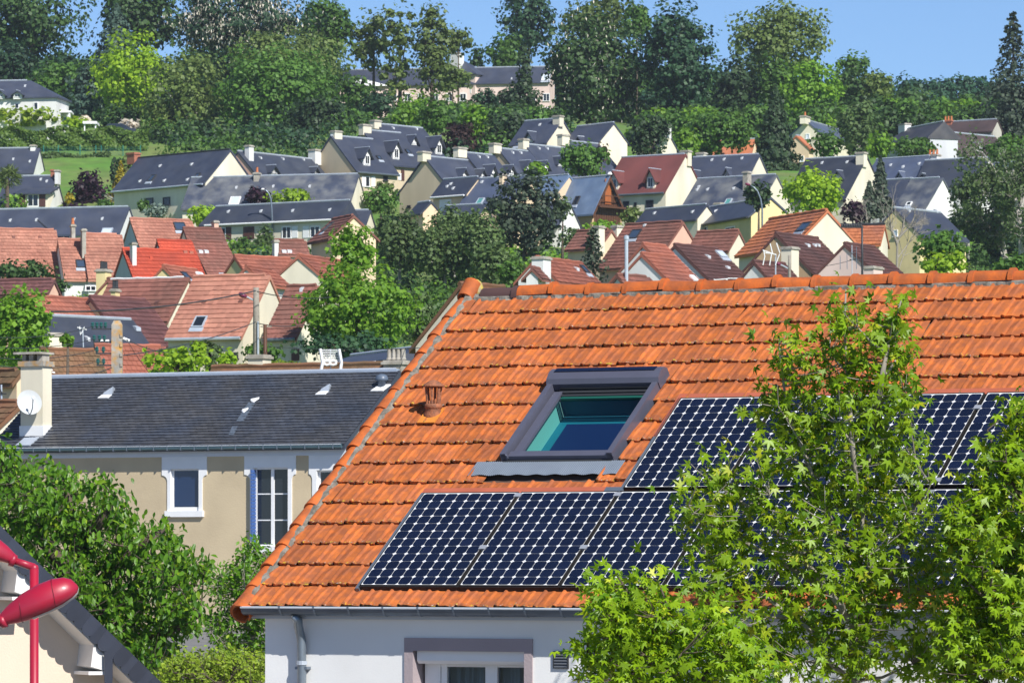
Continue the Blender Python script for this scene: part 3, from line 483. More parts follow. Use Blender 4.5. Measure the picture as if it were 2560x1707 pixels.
def tree(label, Zm, cx, cy, rx, ry, d, kind, shape='round', name='tree', leaf=7.4, dens=1.0, clumps=None, bark='bark', top=None, trunk=True, flowers=0, cs=.36, group='trees and shrubs on the hillside', real=False, flat=1.0, dep=.8, branches=0):
    global NTREE; NTREE += 1
    if not real: d = d*DS
    k = Zm.k; S = F/d; qx, qy = Zm(cx, cy); c = np.array(P(qx, qy, d)); a, b = 1.14*rx*k/S, 1.12*ry*k/S; dp = a*dep; g = ground(d, c[0]); g = min(g, c[2]-b*1.0)
    e = empty(name, (c[0], d, g), 0, label, 'tree' if name.endswith('tree') or name in ('tree','conifer','birch','palm') else 'shrub', group)
    lc = np.array((0, 0, c[2]-g)); ls = leaf/S
    A = math.pi*rx*ry*k*k; n = int(max(250, 6.2*dens*A/(leaf*leaf*.6)))
    if shape in ('round', 'birch', 'pine'):
        nc = clumps or int(np.clip(A/700, 16, 90)); u = rand_dir(nc); rr = np.where(rng.random(nc) < .72, rng.uniform(.62, .95, nc), rng.uniform(.1, .6, nc))[:, None]
        cc = u*rr*np.array((a, dp, b))*(1-cs*.55); crad = cs*rng.uniform(.65, 1.25, nc)*min(a, b*1.1)*(1.0 if nc < 40 else .8)
        w = crad**2; idx = rng.choice(nc, n, p=w/w.sum()); ud = rand_dir(n); rad = rng.random(n)**.45
        sq = np.array((1, 1, .75 if shape == 'round' else .55))*flat**np.array((0,0,1)); 
        if shape == 'birch': sq = np.array((.8, .8, 1.5))
        pos = cc[idx]+ud*(rad*crad[idx])[:, None]*sq
        nr = ud*.8+(cc[idx]/np.array((a, dp, b)))*.5+np.array((0,0,.35))+rng.normal(size=(n, 3))*.45
        fl = rng.random(n) < (.34 if dens > .65 else .12); m_ = int(fl.sum()); uu = rand_dir(m_); bumpy = 1+.10*np.sin(uu[:, 0]*9+cx)+.10*np.sin(uu[:, 2]*11+cy)+.06*np.sin(uu[:, 1]*17)
        pos[fl] = uu*np.array((a, dp, b))*(rng.random(m_)**.3*.93*bumpy)[:, None]; nr[fl] = uu*.7+np.array((0,0,.4))+rng.normal(size=(m_, 3))*.5
    elif shape in ('cone', 'column'):
        t = rng.random(n)**(.62 if shape == 'cone' else .85); z = b-2*b*t; prof = (t**.85 if shape == 'cone' else np.minimum(1, t*5)**.6*np.minimum(1,(1.02-t)*4)**.5)
        lay = 1+.16*np.sin(t*44+rng.random(n)); w = rng.uniform(0, 2*math.pi, n); lob = 1+.18*np.sin(w*3+t*9)+.12*np.sin(w*5-t*23)
        r_ = prof*lay*lob*rng.random(n)**.3; pos = np.stack((r_*a*np.cos(w), r_*dp*np.sin(w), z-r_*a*.15), 1)
        nr = np.stack((np.cos(w), np.sin(w), np.full(n, .5)), 1)+rng.normal(size=(n, 3))*.5
    elif shape == 'spruce':                # thin drooping branches with gaps
        nb = 64; pos = []; nr = []; mb = MB()
        for i in range(nb):
            t = (i+.5)/nb; w = i*2.4; L = a*(t**.8)*random.uniform(.7, 1.1)+.2; z = b-2*b*t
            m_ = n//nb; q = rng.random(m_)**.8; dr = -.25*q*L-.12*L*q*q
            pp = np.stack((np.cos(w)*q*L, np.sin(w)*q*L*dep, z+dr), 1)+rng.normal(size=(m_, 3))*np.array((.10, .10, .16))*L*.55*(.5+q[:, None]*.6); pp[:, 2] -= np.abs(rng.normal(size=m_))*.1*L
            pos.append(pp); nr.append(rng.normal(size=(m_, 3))*.6+np.array((math.cos(w)*.4, math.sin(w)*.4, .7)))
        pos = np.concatenate(pos); nr = np.concatenate(nr)
    pos = pos+lc; tip = rng.normal(size=(len(pos), 3)); tip[:, 2] -= (.9 if shape in ('birch', 'spruce') else .2)
    sz = ls*rng.uniform(.5, 1.45, len(pos))
    link('crown', leafmesh('crown', pos, nr, tip, sz, Q4, Q4F, LM[kind]), e)
    if flowers:
        m = min(flowers, n); sel = rng.choice(len(pos), m); out = (pos[sel]-lc); out[:, 1] = -np.abs(out[:, 1]); pf = lc+out*1.03+np.array((0,-.1,.12)); link('blossom', leafmesh('blossom', pf, rand_dir(m)+np.array((.2,-.6,.3)), np.tile((0,0,1.), (m,1))+rand_dir(m)*.3, ls*rng.uniform(.7, 1.2, m), RH*np.array((.6,1.35,1)), RHF, LM['white']), e)
    if trunk:
        tz = lc[2]-b*(.1 if shape in ('round','birch','pine') else -.9); r0 = max(.12, .035*b+.02*a); tb = MB(); 
        tb.tube([(0,0,-.3), (.1*r0,0,tz*.45), (.3*r0,0,tz)], [r0*1.2, r0*.85, r0*.35], 7)
        if shape in ('round','birch','pine'):
            nl = branches or 7
            for i in range(nl):
                q = cc[(i*5) % nc]; st = Vector((0,0,max(tz*.35, lc[2]-b*.9)+(tz-max(tz*.35, lc[2]-b*.9))*(i+.3)/nl)); en = Vector(q+lc); mid = st.lerp(en, .5)+Vector((0,0,.06*b))
                tb.tube([st, mid, en], [r0*.4, r0*.25, r0*.09], 5)
        tb.build('trunk', M[bark], e, smooth=True)
    return e
T = tree
# top skyline, left
T('huge dark green tree at the top left corner, sky showing through its lower crown', A1, 220,130, 380,330, 1440, 'dark', dens=.75, clumps=60, cs=.3)
T('dark green tree standing below the huge corner tree, left edge', A1, 60,450, 190,160, 1400, 'deep')
T('tall dark green tree at the top, left of the flowering chestnut', A1, 980,110, 310,250, 1430, 'dark', leaf=9)
T('blue-green cedar with layered boughs, left of the lime tree', A1, 800,240, 170,190, 1360, 'blue', 'cone', 'conifer', trunk=True)
T('rounded mid green tree behind the white villa', A1, 400,560, 190,150, 1330, 'mid')
T('blue-green layered cedar just left of the lime tree', A1, 600,620, 140,180, 1310, 'blue', name='conifer', flat=.5)
T('low blue-green cedar bough by the white villa veranda', A1, 560,740, 150,90, 1290, 'blue', name='conifer', flat=.5)
T('bright lime green tree near the top left', A1, 890,520, 250,300, 1285, 'lime', clumps=45)
T('dark leafy understorey tree beneath the bright lime tree', A1, 800,820, 170,120, 1275, 'dark')
T('chestnut tree covered in cream blossom at the top', A1, 1670,170, 470,290, 1380, 'deep', clumps=70, flowers=2600, cs=.3)
T('mid green tree right of the blossoming chestnut', A1, 2230,220, 190,230, 1400, 'mid')
T('broad olive green tree under the blossoming chestnut', A1, 1980,400, 430,190, 1330, 'olive', clumps=50)
T('olive tree with pale bare trunks showing through, upper left', A1, 1270,660, 320,340, 1262, 'olive', bark='palebark', dens=.62, branches=16)
T('large yellow-green tree right of the pale trunks', A1, 1860,660, 380,370, 1250, 'mid', clumps=55)
T('deep green tree at the right flank of the yellow-green tree', A1, 2120,620, 190,260, 1270, 'mid')
T('dark spreading yew at the foot of the upper left wood', A1, 1400,960, 260,130, 1225, 'yew')
T('dark green conifer thicket left of the dormered houses', A1, 2150,900, 260,230, 1225, 'yew', clumps=40)
T('dark green thicket below the yellow-green tree', A1, 1780,960, 260,110, 1222, 'deep')
T('shadowy dark tree filling the gap left of the dormered trio', A2, 60,850, 180,230, 1222, 'yew')
# hilltop, centre
T('loose green tree in front of the left end of the hilltop residence', A2, 90,200, 170,200, 1425, 'mid', dens=.75)
T('thin-crowned olive tree against the sky, centre left', A2, 420,270, 150,240, 1400, 'olive', dens=.6, bark='bark')
T('very thin tall tree with a see-through crown, centre skyline', A2, 600,260, 130,300, 1390, 'olive', dens=.42, clumps=46, cs=.26)
T('tall conical olive tree in front of the residence chimney', A2, 820,350, 150,320, 1380, 'olive', 'round', dens=.8, clumps=50, cs=.34)
T('small airy olive tree right of the tall conical one', A2, 1000,270, 100,130, 1385, 'olive', dens=.6)
T('olive shrubbery in front of the residence facade', A2, 300,640, 150,120, 1372, 'mid', dens=.7)
T('dark green tree low in front of the residence, centre', A2, 470,740, 190,110, 1360, 'deep', dens=.8)
T('thin olive tree with a dark trunk before the pink facade', A2, 555,560, 90,190, 1370, 'olive', dens=.4)
T('yellow-green bushy tree before the pink facade', A2, 700,740, 110,120, 1340, 'bright', dens=.8)
T('mid green round tree above the dormered trio', A2, 850,790, 110,130, 1180, 'mid')
T('low yellow-green tree left of the mid green round tree', A2, 640,810, 110,70, 1185, 'bright')
T('olive tree with thin crown before the residence, right of centre', A2, 960,560, 130,120, 1366, 'olive', dens=.55)
T('dark green tree against the sky above the residence roof', A2, 1480,150, 210,240, 1530, 'deep', dens=.85, clumps=46, cs=.3)
T('mid green tree just above the residence roof', A2, 1330,370, 150,140, 1500, 'mid')
T('small dark tree left of the mid green one, above the residence roof', A2, 1130,400, 55,90, 1510, 'dark', dens=.8)
T('narrow columnar cypress in front of the residence', A2, 1455,470, 42,140, 1330, 'yew', 'column', 'conifer')
T('dark spreading conifer below the cypress', A2, 1420,720, 150,170, 1300, 'yew', name='conifer', clumps=36)
T('dark blue-green conifer with a broken top, left of the cypress', A2, 1180,750, 110,150, 1295, 'deep', name='conifer')
T('bright green tree above the copper beech', A2, 1110,830, 90,120, 1160, 'bright')
T('dark copper beech at the right end of the dormered trio', A2, 1010,960, 140,120, 1150, 'redbr', name='shrub')
T('dark yew thicket between the copper beech and the slate pair', A2, 1330,890, 190,120, 1160, 'yew')
T('olive green tree against the sky behind the big chestnut', A2, 2000,120, 290,180, 1440, 'olive', dens=.8)
T('huge dark green chestnut right of centre, pale blossom on its right side', A2, 1930,480, 330,420, 1310, 'dark', clumps=70, flowers=420, cs=.32)
T('second huge dark chestnut with a domed top', A3, 225,380, 240,380, 1300, 'deep', clumps=70, cs=.3)
T('small tree filling the gap between the two dark chestnuts', A3, -20,150, 90,140, 1400, 'mid', dens=.8)
# upper right
T('tall pale olive tree against the sky, upper right', A3, 850,260, 320,260, 1400, 'olive', clumps=60, dens=.8, cs=.3, bark='greybark')
T('dark brownish tree left of the pale olive tree', A3, 600,540, 150,210, 1340, 'yew', dens=.9)
T('yellow-green tree below the pale olive crown', A3, 1050,560, 190,200, 1320, 'bright', clumps=40)
T('dark mid green tree between the brownish and yellow-green trees', A3, 830,520, 110,190, 1335, 'mid')
T('airy flat-topped tree on the skyline, right', A3, 1310,400, 110,90, 1420, 'mid', dens=.7)
T('dark olive tree below the flat-topped skyline tree', A3, 1340,540, 180,130, 1370, 'dark')
T('rounded olive tree at the right end of the tall group', A3, 1460,540, 110,100, 1365, 'olive')
for i, (x, y, a, b) in enumerate([(1610,570,90,110), (1720,590,100,110), (1830,580,110,110), (1950,560,120,110), (2060,560,100,100), (2200,570,120,110)]):
    T(['dark wood tree on the right skyline, leftmost of the distant row', 'second dark tree of the distant skyline row, right', 'third dark tree of the distant skyline row', 'fourth dark tree of the distant skyline row, rounded', 'fifth dark tree of the distant skyline row, near the spruce', 'last dark tree of the distant skyline row, behind the spruce'][i], A3, x, y, a, b, 1650+8*i, 'wood', leaf=7)
T('pale olive shrubs below the distant wood', A3, 1690,620, 100,70, 1500, 'birch', dens=.8)
T('bright green tree left of the orange chimney pots', A3, 1530,720, 100,130, 1290, 'bright')
T('mid green round tree behind the old dark-tiled house', A3, 1720,740, 120,110, 1280, 'mid')
T('bright green low trees behind the chimney pots', A3, 2000,680, 140,80, 1290, 'bright')
T('tall sparse spruce with a bare top, right edge', A3, 2285,330, 170,230, 1235, 'spruce', 'spruce', 'conifer', dens=.55, leaf=6.5)
T('broad dark cedar under the sparse spruce, right edge', A3, 2290,720, 200,290, 1215, 'spruce', 'pine', 'conifer', clumps=50, dens=.8, cs=.3)
T('mid green shrub below the cedar, right edge', A3, 2270,930, 150,110, 1120, 'mid', dens=.8)
T('round green bush in front of the old brown-roofed house', A3, 1670,905, 140,70, 1160, 'mid', name='shrub')
T('weeping birch beside the pale slate house', A3, 1330,800, 130,180, 1222, 'birch', 'birch', 'birch', bark='palebark')
T('smaller green tree left of the weeping birch', A3, 1130,890, 100,90, 1175, 'mid')
T('bright green bush right of the weeping birch', A3, 1470,890, 90,80, 1170, 'bright', name='shrub')
T('dark pointed thuja above the slate roofs, right of centre', A3, 830,800, 145,250, 1140, 'yew', 'cone', 'conifer', dens=1.2)
T('rounded fresh green tree left of the dark thuja', A3, 480,800, 220,150, 1185, 'mid', clumps=40)
T('low fresh green shrub beside the white gable', A3, 280,880, 100,90, 1175, 'bright', name='shrub')
T('dark rounded yew left of the fresh green tree', A3, 60,820, 120,150, 1072, 'yew')
# left gardens
T('dark purple plum tree in the garden at the left', A4, 822,425, 180,170, 1066, 'purple', leaf=7)
T('golden conifer left of the broad slate house', A4, 1110,400, 115,215, 1062, 'gold', 'cone', 'conifer', leaf=7)
T('green conifer flank of the golden one', A4, 1200,450, 65,150, 1058, 'olive', 'cone', 'conifer', leaf=7)
T('narrow dark thuja, leftmost of three above the golden conifer', A4, 1050,250, 32,110, 1075, 'yew', 'column', 'conifer', leaf=6)
T('narrow dark thuja, middle one of three above the golden conifer', A4, 1098,250, 30,105, 1077, 'yew', 'column', 'conifer', leaf=6)
T('taller dark thuja beside the brick chimney', A4, 1165,240, 48,135, 1076, 'olive', 'column', 'conifer', leaf=6)
T('dark red low shrub under the purple plum tree', A4, 680,585, 130,45, 1050, 'purple', name='shrub', leaf=7, trunk=False)
T('green shrub right of the purple plum tree', A4, 960,560, 80,60, 1052, 'mid', name='shrub', leaf=7, trunk=False)
T('small yellow shrub by the white gable', A4, 635,510, 42,70, 1063, 'gold', name='shrub', leaf=6, trunk=False)
T('round green box shrub in front of the broad slate house', A4, 1318,570, 55,65, 1016, 'mid', name='shrub', leaf=6, trunk=False)
T('bright yellow broom bush against the cream wall', A4, 1555,580, 52,62, 1019, 'yellow', name='shrub', leaf=6, trunk=False)
T('small yellow broom behind the grey juniper', A4, 1440,545, 40,25, 1021, 'yellow', name='shrub', leaf=6, trunk=False)
T('grey-green spreading juniper in front of the yellow broom', A4, 1450,620, 140,60, 1013, 'silver', name='shrub', leaf=6.5, trunk=False)
T('lime green shrub left of the brown-shuttered slate house', A4, 1870,660, 145,105, 990, 'lime', name='shrub', leaf=7)
T('purple shrub left of the lime bush, under the lamp arc', A5, 490,790, 110,85, 996, 'purple', name='shrub', leaf=7)
T('broad lime green bush behind the curved lamp post', A5, 770,800, 190,75, 994, 'lime', name='shrub', leaf=7)
T('blue-green young tree in front of the white shutters', A5, 555,1150, 80,140, 962, 'birch', leaf=7)
T('dark leafy bush between the two gabled slate houses', A5, 1540,820, 160,120, 1000, 'mid', leaf=7.5)
T('yellow-green top of the bush below the shuttered windows', A5, 1580,710, 80,55, 1002, 'olive', name='shrub', leaf=7, trunk=False)
T('golden green shrub mound beside the white villa', A1, 180,800, 260,70, 1172, 'bush', name='shrub', trunk=False)
T('lime shrub at the right of the golden mound', A1, 520,840, 100,50, 1171, 'lime', name='shrub', trunk=False)
T('white flowering bush at the end of the long hedge', A1, 880,850, 75,40, 1170, 'white', name='shrub', leaf=7, trunk=False)
T('small white flowering shrub by the veranda', A1, 580,815, 42,22, 1174, 'white', name='shrub', leaf=6, trunk=False)
T('green tree leaning over the right end of the hedge', A1, 1060,930, 120,120, 1175, 'mid')
# centre
T('fresh green round tree in front of the stepped terrace', A6, 1690,480, 210,160, 1012, 'mid', clumps=36, leaf=8)
T('bright green low bush left of the round tree', A6, 1310,560, 110,70, 1011, 'bright', name='shrub')
T('dark copper shrub behind the round tree', A6, 1850,420, 70,90, 1040, 'redbr', name='shrub')
T('big dark blue-green pine in the middle of the village', A6, 1200,930, 330,390, 900, 'pine', 'pine', 'conifer', clumps=70, dens=.9, cs=.28, leaf=8, bark='bark')
T('smaller dark pine limb left of the orange tiled verge', A6, 1780,1260, 120,180, 700, 'pine', 'spruce', 'conifer', dens=.5, leaf=7)
T('grey-green sapling right of the dark pine', A6, 1520,880, 80,110, 905, 'birch', leaf=7, dens=.8)
T('green bushes right of the pine, below the barn', A6, 1600,1150, 110,100, 850, 'birch', leaf=7, dens=.9)
T('clipped green hedge mound in front of the barn', A6, 1870,1040, 170,45, 955, 'bright', name='shrub', leaf=7, trunk=False)
T('rounded olive bush right of the barn gable', A6, 2110,955, 110,80, 975, 'olive', name='shrub', leaf=7)
for i, (x, y, a, b, d_) in enumerate([(600,1060,250,190,862), (130,1180,260,260,850), (520,1260,300,250,842), (820,1180,220,280,838), (930,1380,200,180,800)]):
    T(['weeping birch with a pale trunk, top of the birch clump', 'weeping birch at the left of the birch clump', 'weeping birch in the middle of the birch clump', 'weeping birch nearest the dark pine', 'small weeping birch just above the orange ridge'][i], A6, x, y, a, b, d_, 'birch', 'birch', 'birch', bark='palebark', leaf=7.5, clumps=44, cs=.3)
T('small mid green tree below the dark pine', A6, 1080,1430, 120,110, 690, 'mid', leaf=7.5)
T('big mid green maple in front of the brown-tiled houses', B2, 1620,570, 480,370, 560, 'bright', clumps=85, leaf=9, cs=.25, dens=1.1)
T('tall leafy spur rising from the big maple', B2, 1560,90, 205,250, 572, 'bright', clumps=34, leaf=9, dens=.8, cs=.3)
T('right shoulder of the big maple, grey-green', B2, 2120,640, 150,250, 590, 'birch', leaf=8)
T('pale lime tree in front of the orange-tiled house', A8, 260,650, 270,225, 900, 'lime', clumps=50, leaf=8.5)
T('dark bush at the left of the lime tree', A7, 1730,560, 130,140, 915, 'yew')
T('dark brownish conifer left of the white-streaked roof', A8, 860,580, 100,240, 948, 'spruce', 'cone', 'conifer', leaf=7)
T('lower dark conifer flank beside it', A8, 760,700, 90,150, 946, 'spruce', 'cone', 'conifer', leaf=7)
T('dark purple shrub below the brownish conifer', A8, 610,820, 120,110, 930, 'purple', leaf=7, name='shrub')
T('green bush low in front of the bare branches', A8, 1390,1140, 260,170, 648, 'mid', clumps=40, leaf=9)
T('yellow-green shrub above the orange ridge, right', A8, 1420,1290, 200,140, 640, 'lime', name='shrub', leaf=9)
T('mid green bush at the right edge above the orange ridge', A8, 2060,1330, 200,130, 640, 'mid', leaf=9)
T('dark green undergrowth behind the white birch trunks', A8, 1950,1000, 260,250, 910, 'deep', leaf=8)
# left edge and near
T('bright green leafy tree at the left edge, in front of the tiled roofs', B1, 190,1080, 300,440, 520, 'bright', clumps=75, leaf=10, cs=.26, dens=1.1)
T('small green sprig tree right of the cream chimney', B1, 625,1155, 60,60, 500, 'bright', leaf=8)
T('dark leafy hedge tree in front of the salmon terrace', B1, 230,520, 330,110, 706, 'dark', clumps=44, leaf=8)
T('dark branch hanging over the white-walled terrace house', B1, 570,650, 100,60, 704, 'dark', leaf=7, dens=.7)
T('bright yellow-green young tree behind the near slate ridge', B1, 1660,1370, 330,150, 182, 'lime', clumps=40, leaf=11, real=True, cs=.26)
T('tall sprig of the young tree at the left', B1, 1850,1240, 80,90, 183, 'lime', leaf=10, real=True, clumps=14)
T('second yellow-green sapling by the cream chimney', B2, 540,990, 85,120, 181, 'lime', leaf=10, real=True, clumps=16, dens=.8)
T('yellow-green sapling just left of the cream chimney', B2, 680,1060, 45,50, 181, 'lime', leaf=9, real=True, clumps=10, dens=.8)
T('dark grey-green shrub behind the yellow-green saplings', B2, 400,930, 110,110, 560, 'birch', leaf=8)
T('green garden shrubs under the wooden lamp pole', B2, 830,920, 170,90, 560, 'mid', leaf=8)
T('low clipped hedge beside the brown door', B2, 1010,1012, 140,28, 555, 'bush', name='shrub', leaf=7, trunk=False)
T('shaded tree mass at the foot of the big maple', B2, 1500,860, 420,110, 552, 'deep', clumps=40, leaf=9)
def hedge(label, Zm, x0, x1, yt, yb, d, kind, name='hedge', leaf=7, th=1.2):
    d *= DS; S = F/d; a = P(*Zm(x0, yt), d); b = P(*Zm(x1, yb), d); n = int(abs((x1-x0)*(yb-yt))*Zm.k**2/(leaf*leaf)*9)
    e = empty(name, (a.x, d, b.z), 0, label, 'hedge', 'hedges'); w, h = b.x-a.x, a.z-b.z
    t = rng.random((n, 3)); f = rng.random(n); t[:, 1] = np.where(f < .6, rng.random(n)**3*.5, t[:, 1]); t[:, 2] = np.where(f >= .6, 1-rng.random(n)**2*.25, t[:, 2])
    p = t*np.array((w, th, h)); p[:, 2] += .12*h*np.sin(p[:, 0]*1.3)*t[:, 2]+rng.normal(size=n)*.06; p[:, 1] += .2*np.sin(p[:, 0]*2.1+p[:, 2]*3)
    nr = np.stack((np.zeros(n), -1.0*(f < .6), 1.0*(f >= .6)+.2), 1)+rng.normal(size=(n, 3))*.55
    link('foliage', leafmesh('foliage', p, nr, rng.normal(size=(n, 3)), leaf/S*rng.uniform(.7, 1.3, n), Q4, Q4F, LM[kind]), e)
hedge('long tall clipped hedge below the white villa', A1, -20,1010, 885,1020, 1150, 'hedge')
hedge('narrow hedge strip below the brown-shuttered slate house', A5, 270,480, 1245,1292, 945, 'bush')
hedge('brownish scrub on the bank behind the green mesh fence', A4, 385,1010, 95,235, 1140, 'birch', name='scrub', leaf=6)
# palm
def palm():
    d = 1048*DS; S = F/d; q = A4(62, 320); c = P(q[0], q[1], d); g = ground(d)-.5
    e = empty('palm', (c.x, d, g), 0, 'small fan palm in front of the brown-shuttered house', 'tree', 'trees and shrubs on the hillside'); h = c.z-g
    MB().tube([(0,0,0), (.05,0,h*.5), (0,0,h)], [.2,.17,.19], 8).build('trunk', M['bark'], e)
    pos = []; nr = []; tp = []
    for i in range(70):
        w = random.uniform(0, 6.28); el = random.uniform(-.9, 1.4); l = random.uniform(.7, 1.15); D = np.array((math.cos(w)*math.cos(el), math.sin(w)*math.cos(el), math.sin(el)))
        for j in range(9):
            u = D*l+np.array(rand_dir(1)[0])*.28; pos.append(u*np.array((1,1,.95))+np.array((0,0,h))); nr.append(rand_dir(1)[0]); tp.append(D+np.array((0,0,-.35)))
    link('fronds', leafmesh('fronds', np.array(pos), np.array(nr), np.array(tp), np.full(len(pos), .5), RH*np.array((.28,1.2,1)), RHF, LM['olive']), e)
palm()
# bare and sparse branching trees
def branchy(label, Zm, roots, d, bark, depth=5, spread=.5, kind=None, leaf=7, nleaf=0, name='tree', r0=.12, real=False, shrink=.72, droop=0, group='trees and shrubs on the hillside'):
    if not real: d *= DS
    S = F/d; q = Zm(*roots[0][0]); base = P(q[0], q[1], d); g = ground(d); e = empty(name, (base.x, d, min(g, base.z-.3)), 0, label, 'tree', group); off = Vector((base.x, d, min(g, base.z-.3)))
    mb = MB(); tips = []
    def grow(p, dr, l, r, n):
        p2 = p+dr*l; m_ = p.lerp(p2, .5)+Vector([random.gauss(0, .05*l) for _ in range(3)]); mb.tube([p, m_, p2], [r, r*.85, r*.7], 5, caps=False)
        if n <= 2: tips.append(p2); tips.append(m_)
        if n:
            for _ in range(3 if n > 2 else 2):
                nd = (dr+Vector((random.gauss(0, spread), random.gauss(0, spread), random.gauss(.1-droop, spread*.6)))).normalized(); grow(p2, nd, l*shrink*random.uniform(.75, 1.15), r*.62, n-1)
    for pts in roots:
        ws = [P(*Zm(*p), d)-off for p in pts]
        if len(pts) == len(roots[0]) and pts is roots[0]: ws[0].z = -.2
        rs = [r0*(1-.65*i/(len(ws)-1)) for i in range(len(ws))]; mb.tube(ws, rs, 7)
        for i in range(1, len(ws)):
            for _ in range(3):
                dr = ((ws[i]-ws[i-1]).normalized()+Vector((random.gauss(0, spread*1.3), random.gauss(0, spread*1.3), random.gauss(0, .3)))).normalized(); grow(ws[i].lerp(ws[i-1], random.random()*.6), dr, (ws[i]-ws[i-1]).length*.45, rs[i]*.55, depth-2)
    mb.build('trunk', M[bark], e)
    if kind and nleaf:
        tp = np.array([tuple(t) for t in tips]); idx = rng.choice(len(tp), nleaf); p = tp[idx]+rng.normal(size=(nleaf, 3))*np.array((.35,.35,.45))+np.array((0,0,-droop*2*1.0))*rng.random((nleaf, 1))
        link('crown', leafmesh('crown', p, rand_dir(nleaf)+np.array((.2,-.4,.4)), rand_dir(nleaf)+np.array((0,0,-.8)), leaf/S*rng.uniform(.7, 1.3, nleaf), Q4, Q4F, LM[kind]), e)
branchy('leafless branching tree in front of the cream-gabled slate house', A8, [[(1000,1240), (1010,1100), (1060,960), (1075,860)], [(1010,1100), (960,980), (940,860)], [(1020,1050), (1130,940), (1170,840)], [(700,1000), (740,900), (730,800)]], 836, 'greybark', 6, .45, r0=.10)
branchy('pale bare magnolia branches in front of the golden conifer', A4, [[(1175,600), (1140,520), (1080,450)], [(1150,540), (1195,480), (1205,430)], [(1160,560), (1060,510), (1000,480)]], 1040, 'palebark', 4, .4, r0=.14)
branchy('tall white-stemmed birch at the right edge, sparse grey-green crown', A8, [[(2005,1370), (1960,1150), (1930,1000), (1900,820), (1880,600)], [(1930,1000), (1980,780), (1960,640), (1850,390)], [(1940,1040), (1780,960), (1740,880)], [(1950,900), (1830,700), (1790,560)]], 905, 'palebark', 6, .4, 'birch', 6.5, 5200, 'birch', r0=.21, droop=.25)
branchy('second white-stemmed birch at the right edge', A8, [[(2110,1260), (2105,1050), (2110,800), (2120,640)], [(2105,950), (2060,700), (2040,420)], [(2110,800), (2170,600), (2180,450)]], 890, 'palebark', 6, .4, 'birch', 6.5, 3600, 'birch', r0=.2, droop=.25)
T('grey-green birch crown hiding the dark blue slate house', A8, 1640,640, 180,220, 930, 'birch', 'birch', 'birch', bark='palebark', leaf=7, dens=.6)
T('grey-green birch crown at the right edge, upper', A8, 2010,560, 180,170, 925, 'birch', 'birch', 'birch', bark='palebark', leaf=7, dens=.5)
T('grey-green birch foliage left of the white stems', A8, 1620,900, 170,170, 920, 'birch', 'birch', 'birch', bark='palebark', leaf=7, dens=.7)

# woodland understorey and garden greenery that reads as one mass
def inpoly(px, py, poly):
    n = len(poly); c = np.zeros(len(px), bool); j = n-1
    for i in range(n):
        xi, yi = poly[i]; xj, yj = poly[j]; m_ = ((yi > py) != (yj > py)); c ^= m_ & (px < (xj-xi)*(py-yi)/(yj-yi+1e-12)+xi); j = i
    return c
def scatter(name, centers, rad, kind, leaf_m, per):
    n = len(centers); idx = np.repeat(np.arange(n), per); u = rand_dir(len(idx)); r_ = rng.random(len(idx))**.4
    p = centers[idx]+u*(r_*rad[idx])[:, None]*np.array((1,1,.8)); nr = u*.9+np.array((0,0,.35))+rng.normal(size=(len(idx),3))*.45
    o = link(name, leafmesh(name, p, nr, rng.normal(size=(len(idx),3)), leaf_m[idx]*rng.uniform(.7,1.3,len(idx)), Q4, Q4F, LM[kind])); tag(o, kind='stuff'); return o
def wood(poly, d0, d1, n, kinds, r0, r1, per, leaf=8.5):
    x0, x1 = min(p[0] for p in poly), max(p[0] for p in poly); y0, y1 = min(p[1] for p in poly), max(p[1] for p in poly)
    X, Y = rng.uniform(x0, x1, n*4), rng.uniform(y0, y1, n*4); k_ = inpoly(X, Y, poly); X, Y = X[k_][:n], Y[k_][:n]; D = rng.uniform(d0, d1, len(X))*DS
    C = np.array([tuple(P(a, b, d)) for a, b, d in zip(X, Y, D)]); rr = rng.uniform(r0, r1, len(X)); lf = leaf/F*D; lab = rng.integers(0, len(kinds), len(X))
    for i, k in enumerate(kinds): scatter('woodland', C[lab == i], rr[lab == i], k, lf[lab == i], per)
wood([(0,175),(90,160),(200,150),(330,190),(520,140),(800,150),(880,240),(900,350),(0,335)], 1420, 1500, 330, ['dark','deep','mid'], 1.6, 3.2, 210)
wood([(850,292),(1000,288),(1180,276),(1400,285),(1420,390),(850,390)], 1230, 1330, 160, ['dark','yew','mid'], 1.2, 2.2, 190)
wood([(1290,180),(1420,170),(1640,180),(1640,330),(1420,330),(1400,200)], 1500, 1560, 90, ['dark','deep'], 1.8, 3.2, 210)
wood([(1590,215),(1800,200),(2000,225),(2240,235),(2320,250),(2560,262),(2560,345),(1590,345)], 1440, 1520, 260, ['dark','wood','mid'], 1.4, 2.8, 200)
wood([(1600,300),(1750,285),(2050,290),(2060,340),(1600,345)], 1260, 1300, 90, ['dark','mid','bright'], 1.1, 2.0, 190)
wood([(2040,262),(2330,268),(2560,300),(2560,370),(2420,330),(2200,300),(2050,320)], 1270, 1300, 80, ['mid','dark','dark'], 1.0, 2.0, 190)
wood([(1540,345),(1700,335),(2080,340),(2080,398),(1540,400)], 1258, 1290, 130, ['mid','dark','bright','deep'], 1.0, 1.9, 190)
wood([(2160,300),(2330,305),(2560,330),(2560,395),(2420,360),(2160,345)], 1262, 1290, 110, ['mid','dark','dark'], 1.0, 2.0, 190)
wood([(385,350),(560,338),(770,345),(770,392),(560,372),(385,388)], 1165, 1205, 130, ['deep','yew','mid'], .9, 1.7, 190)
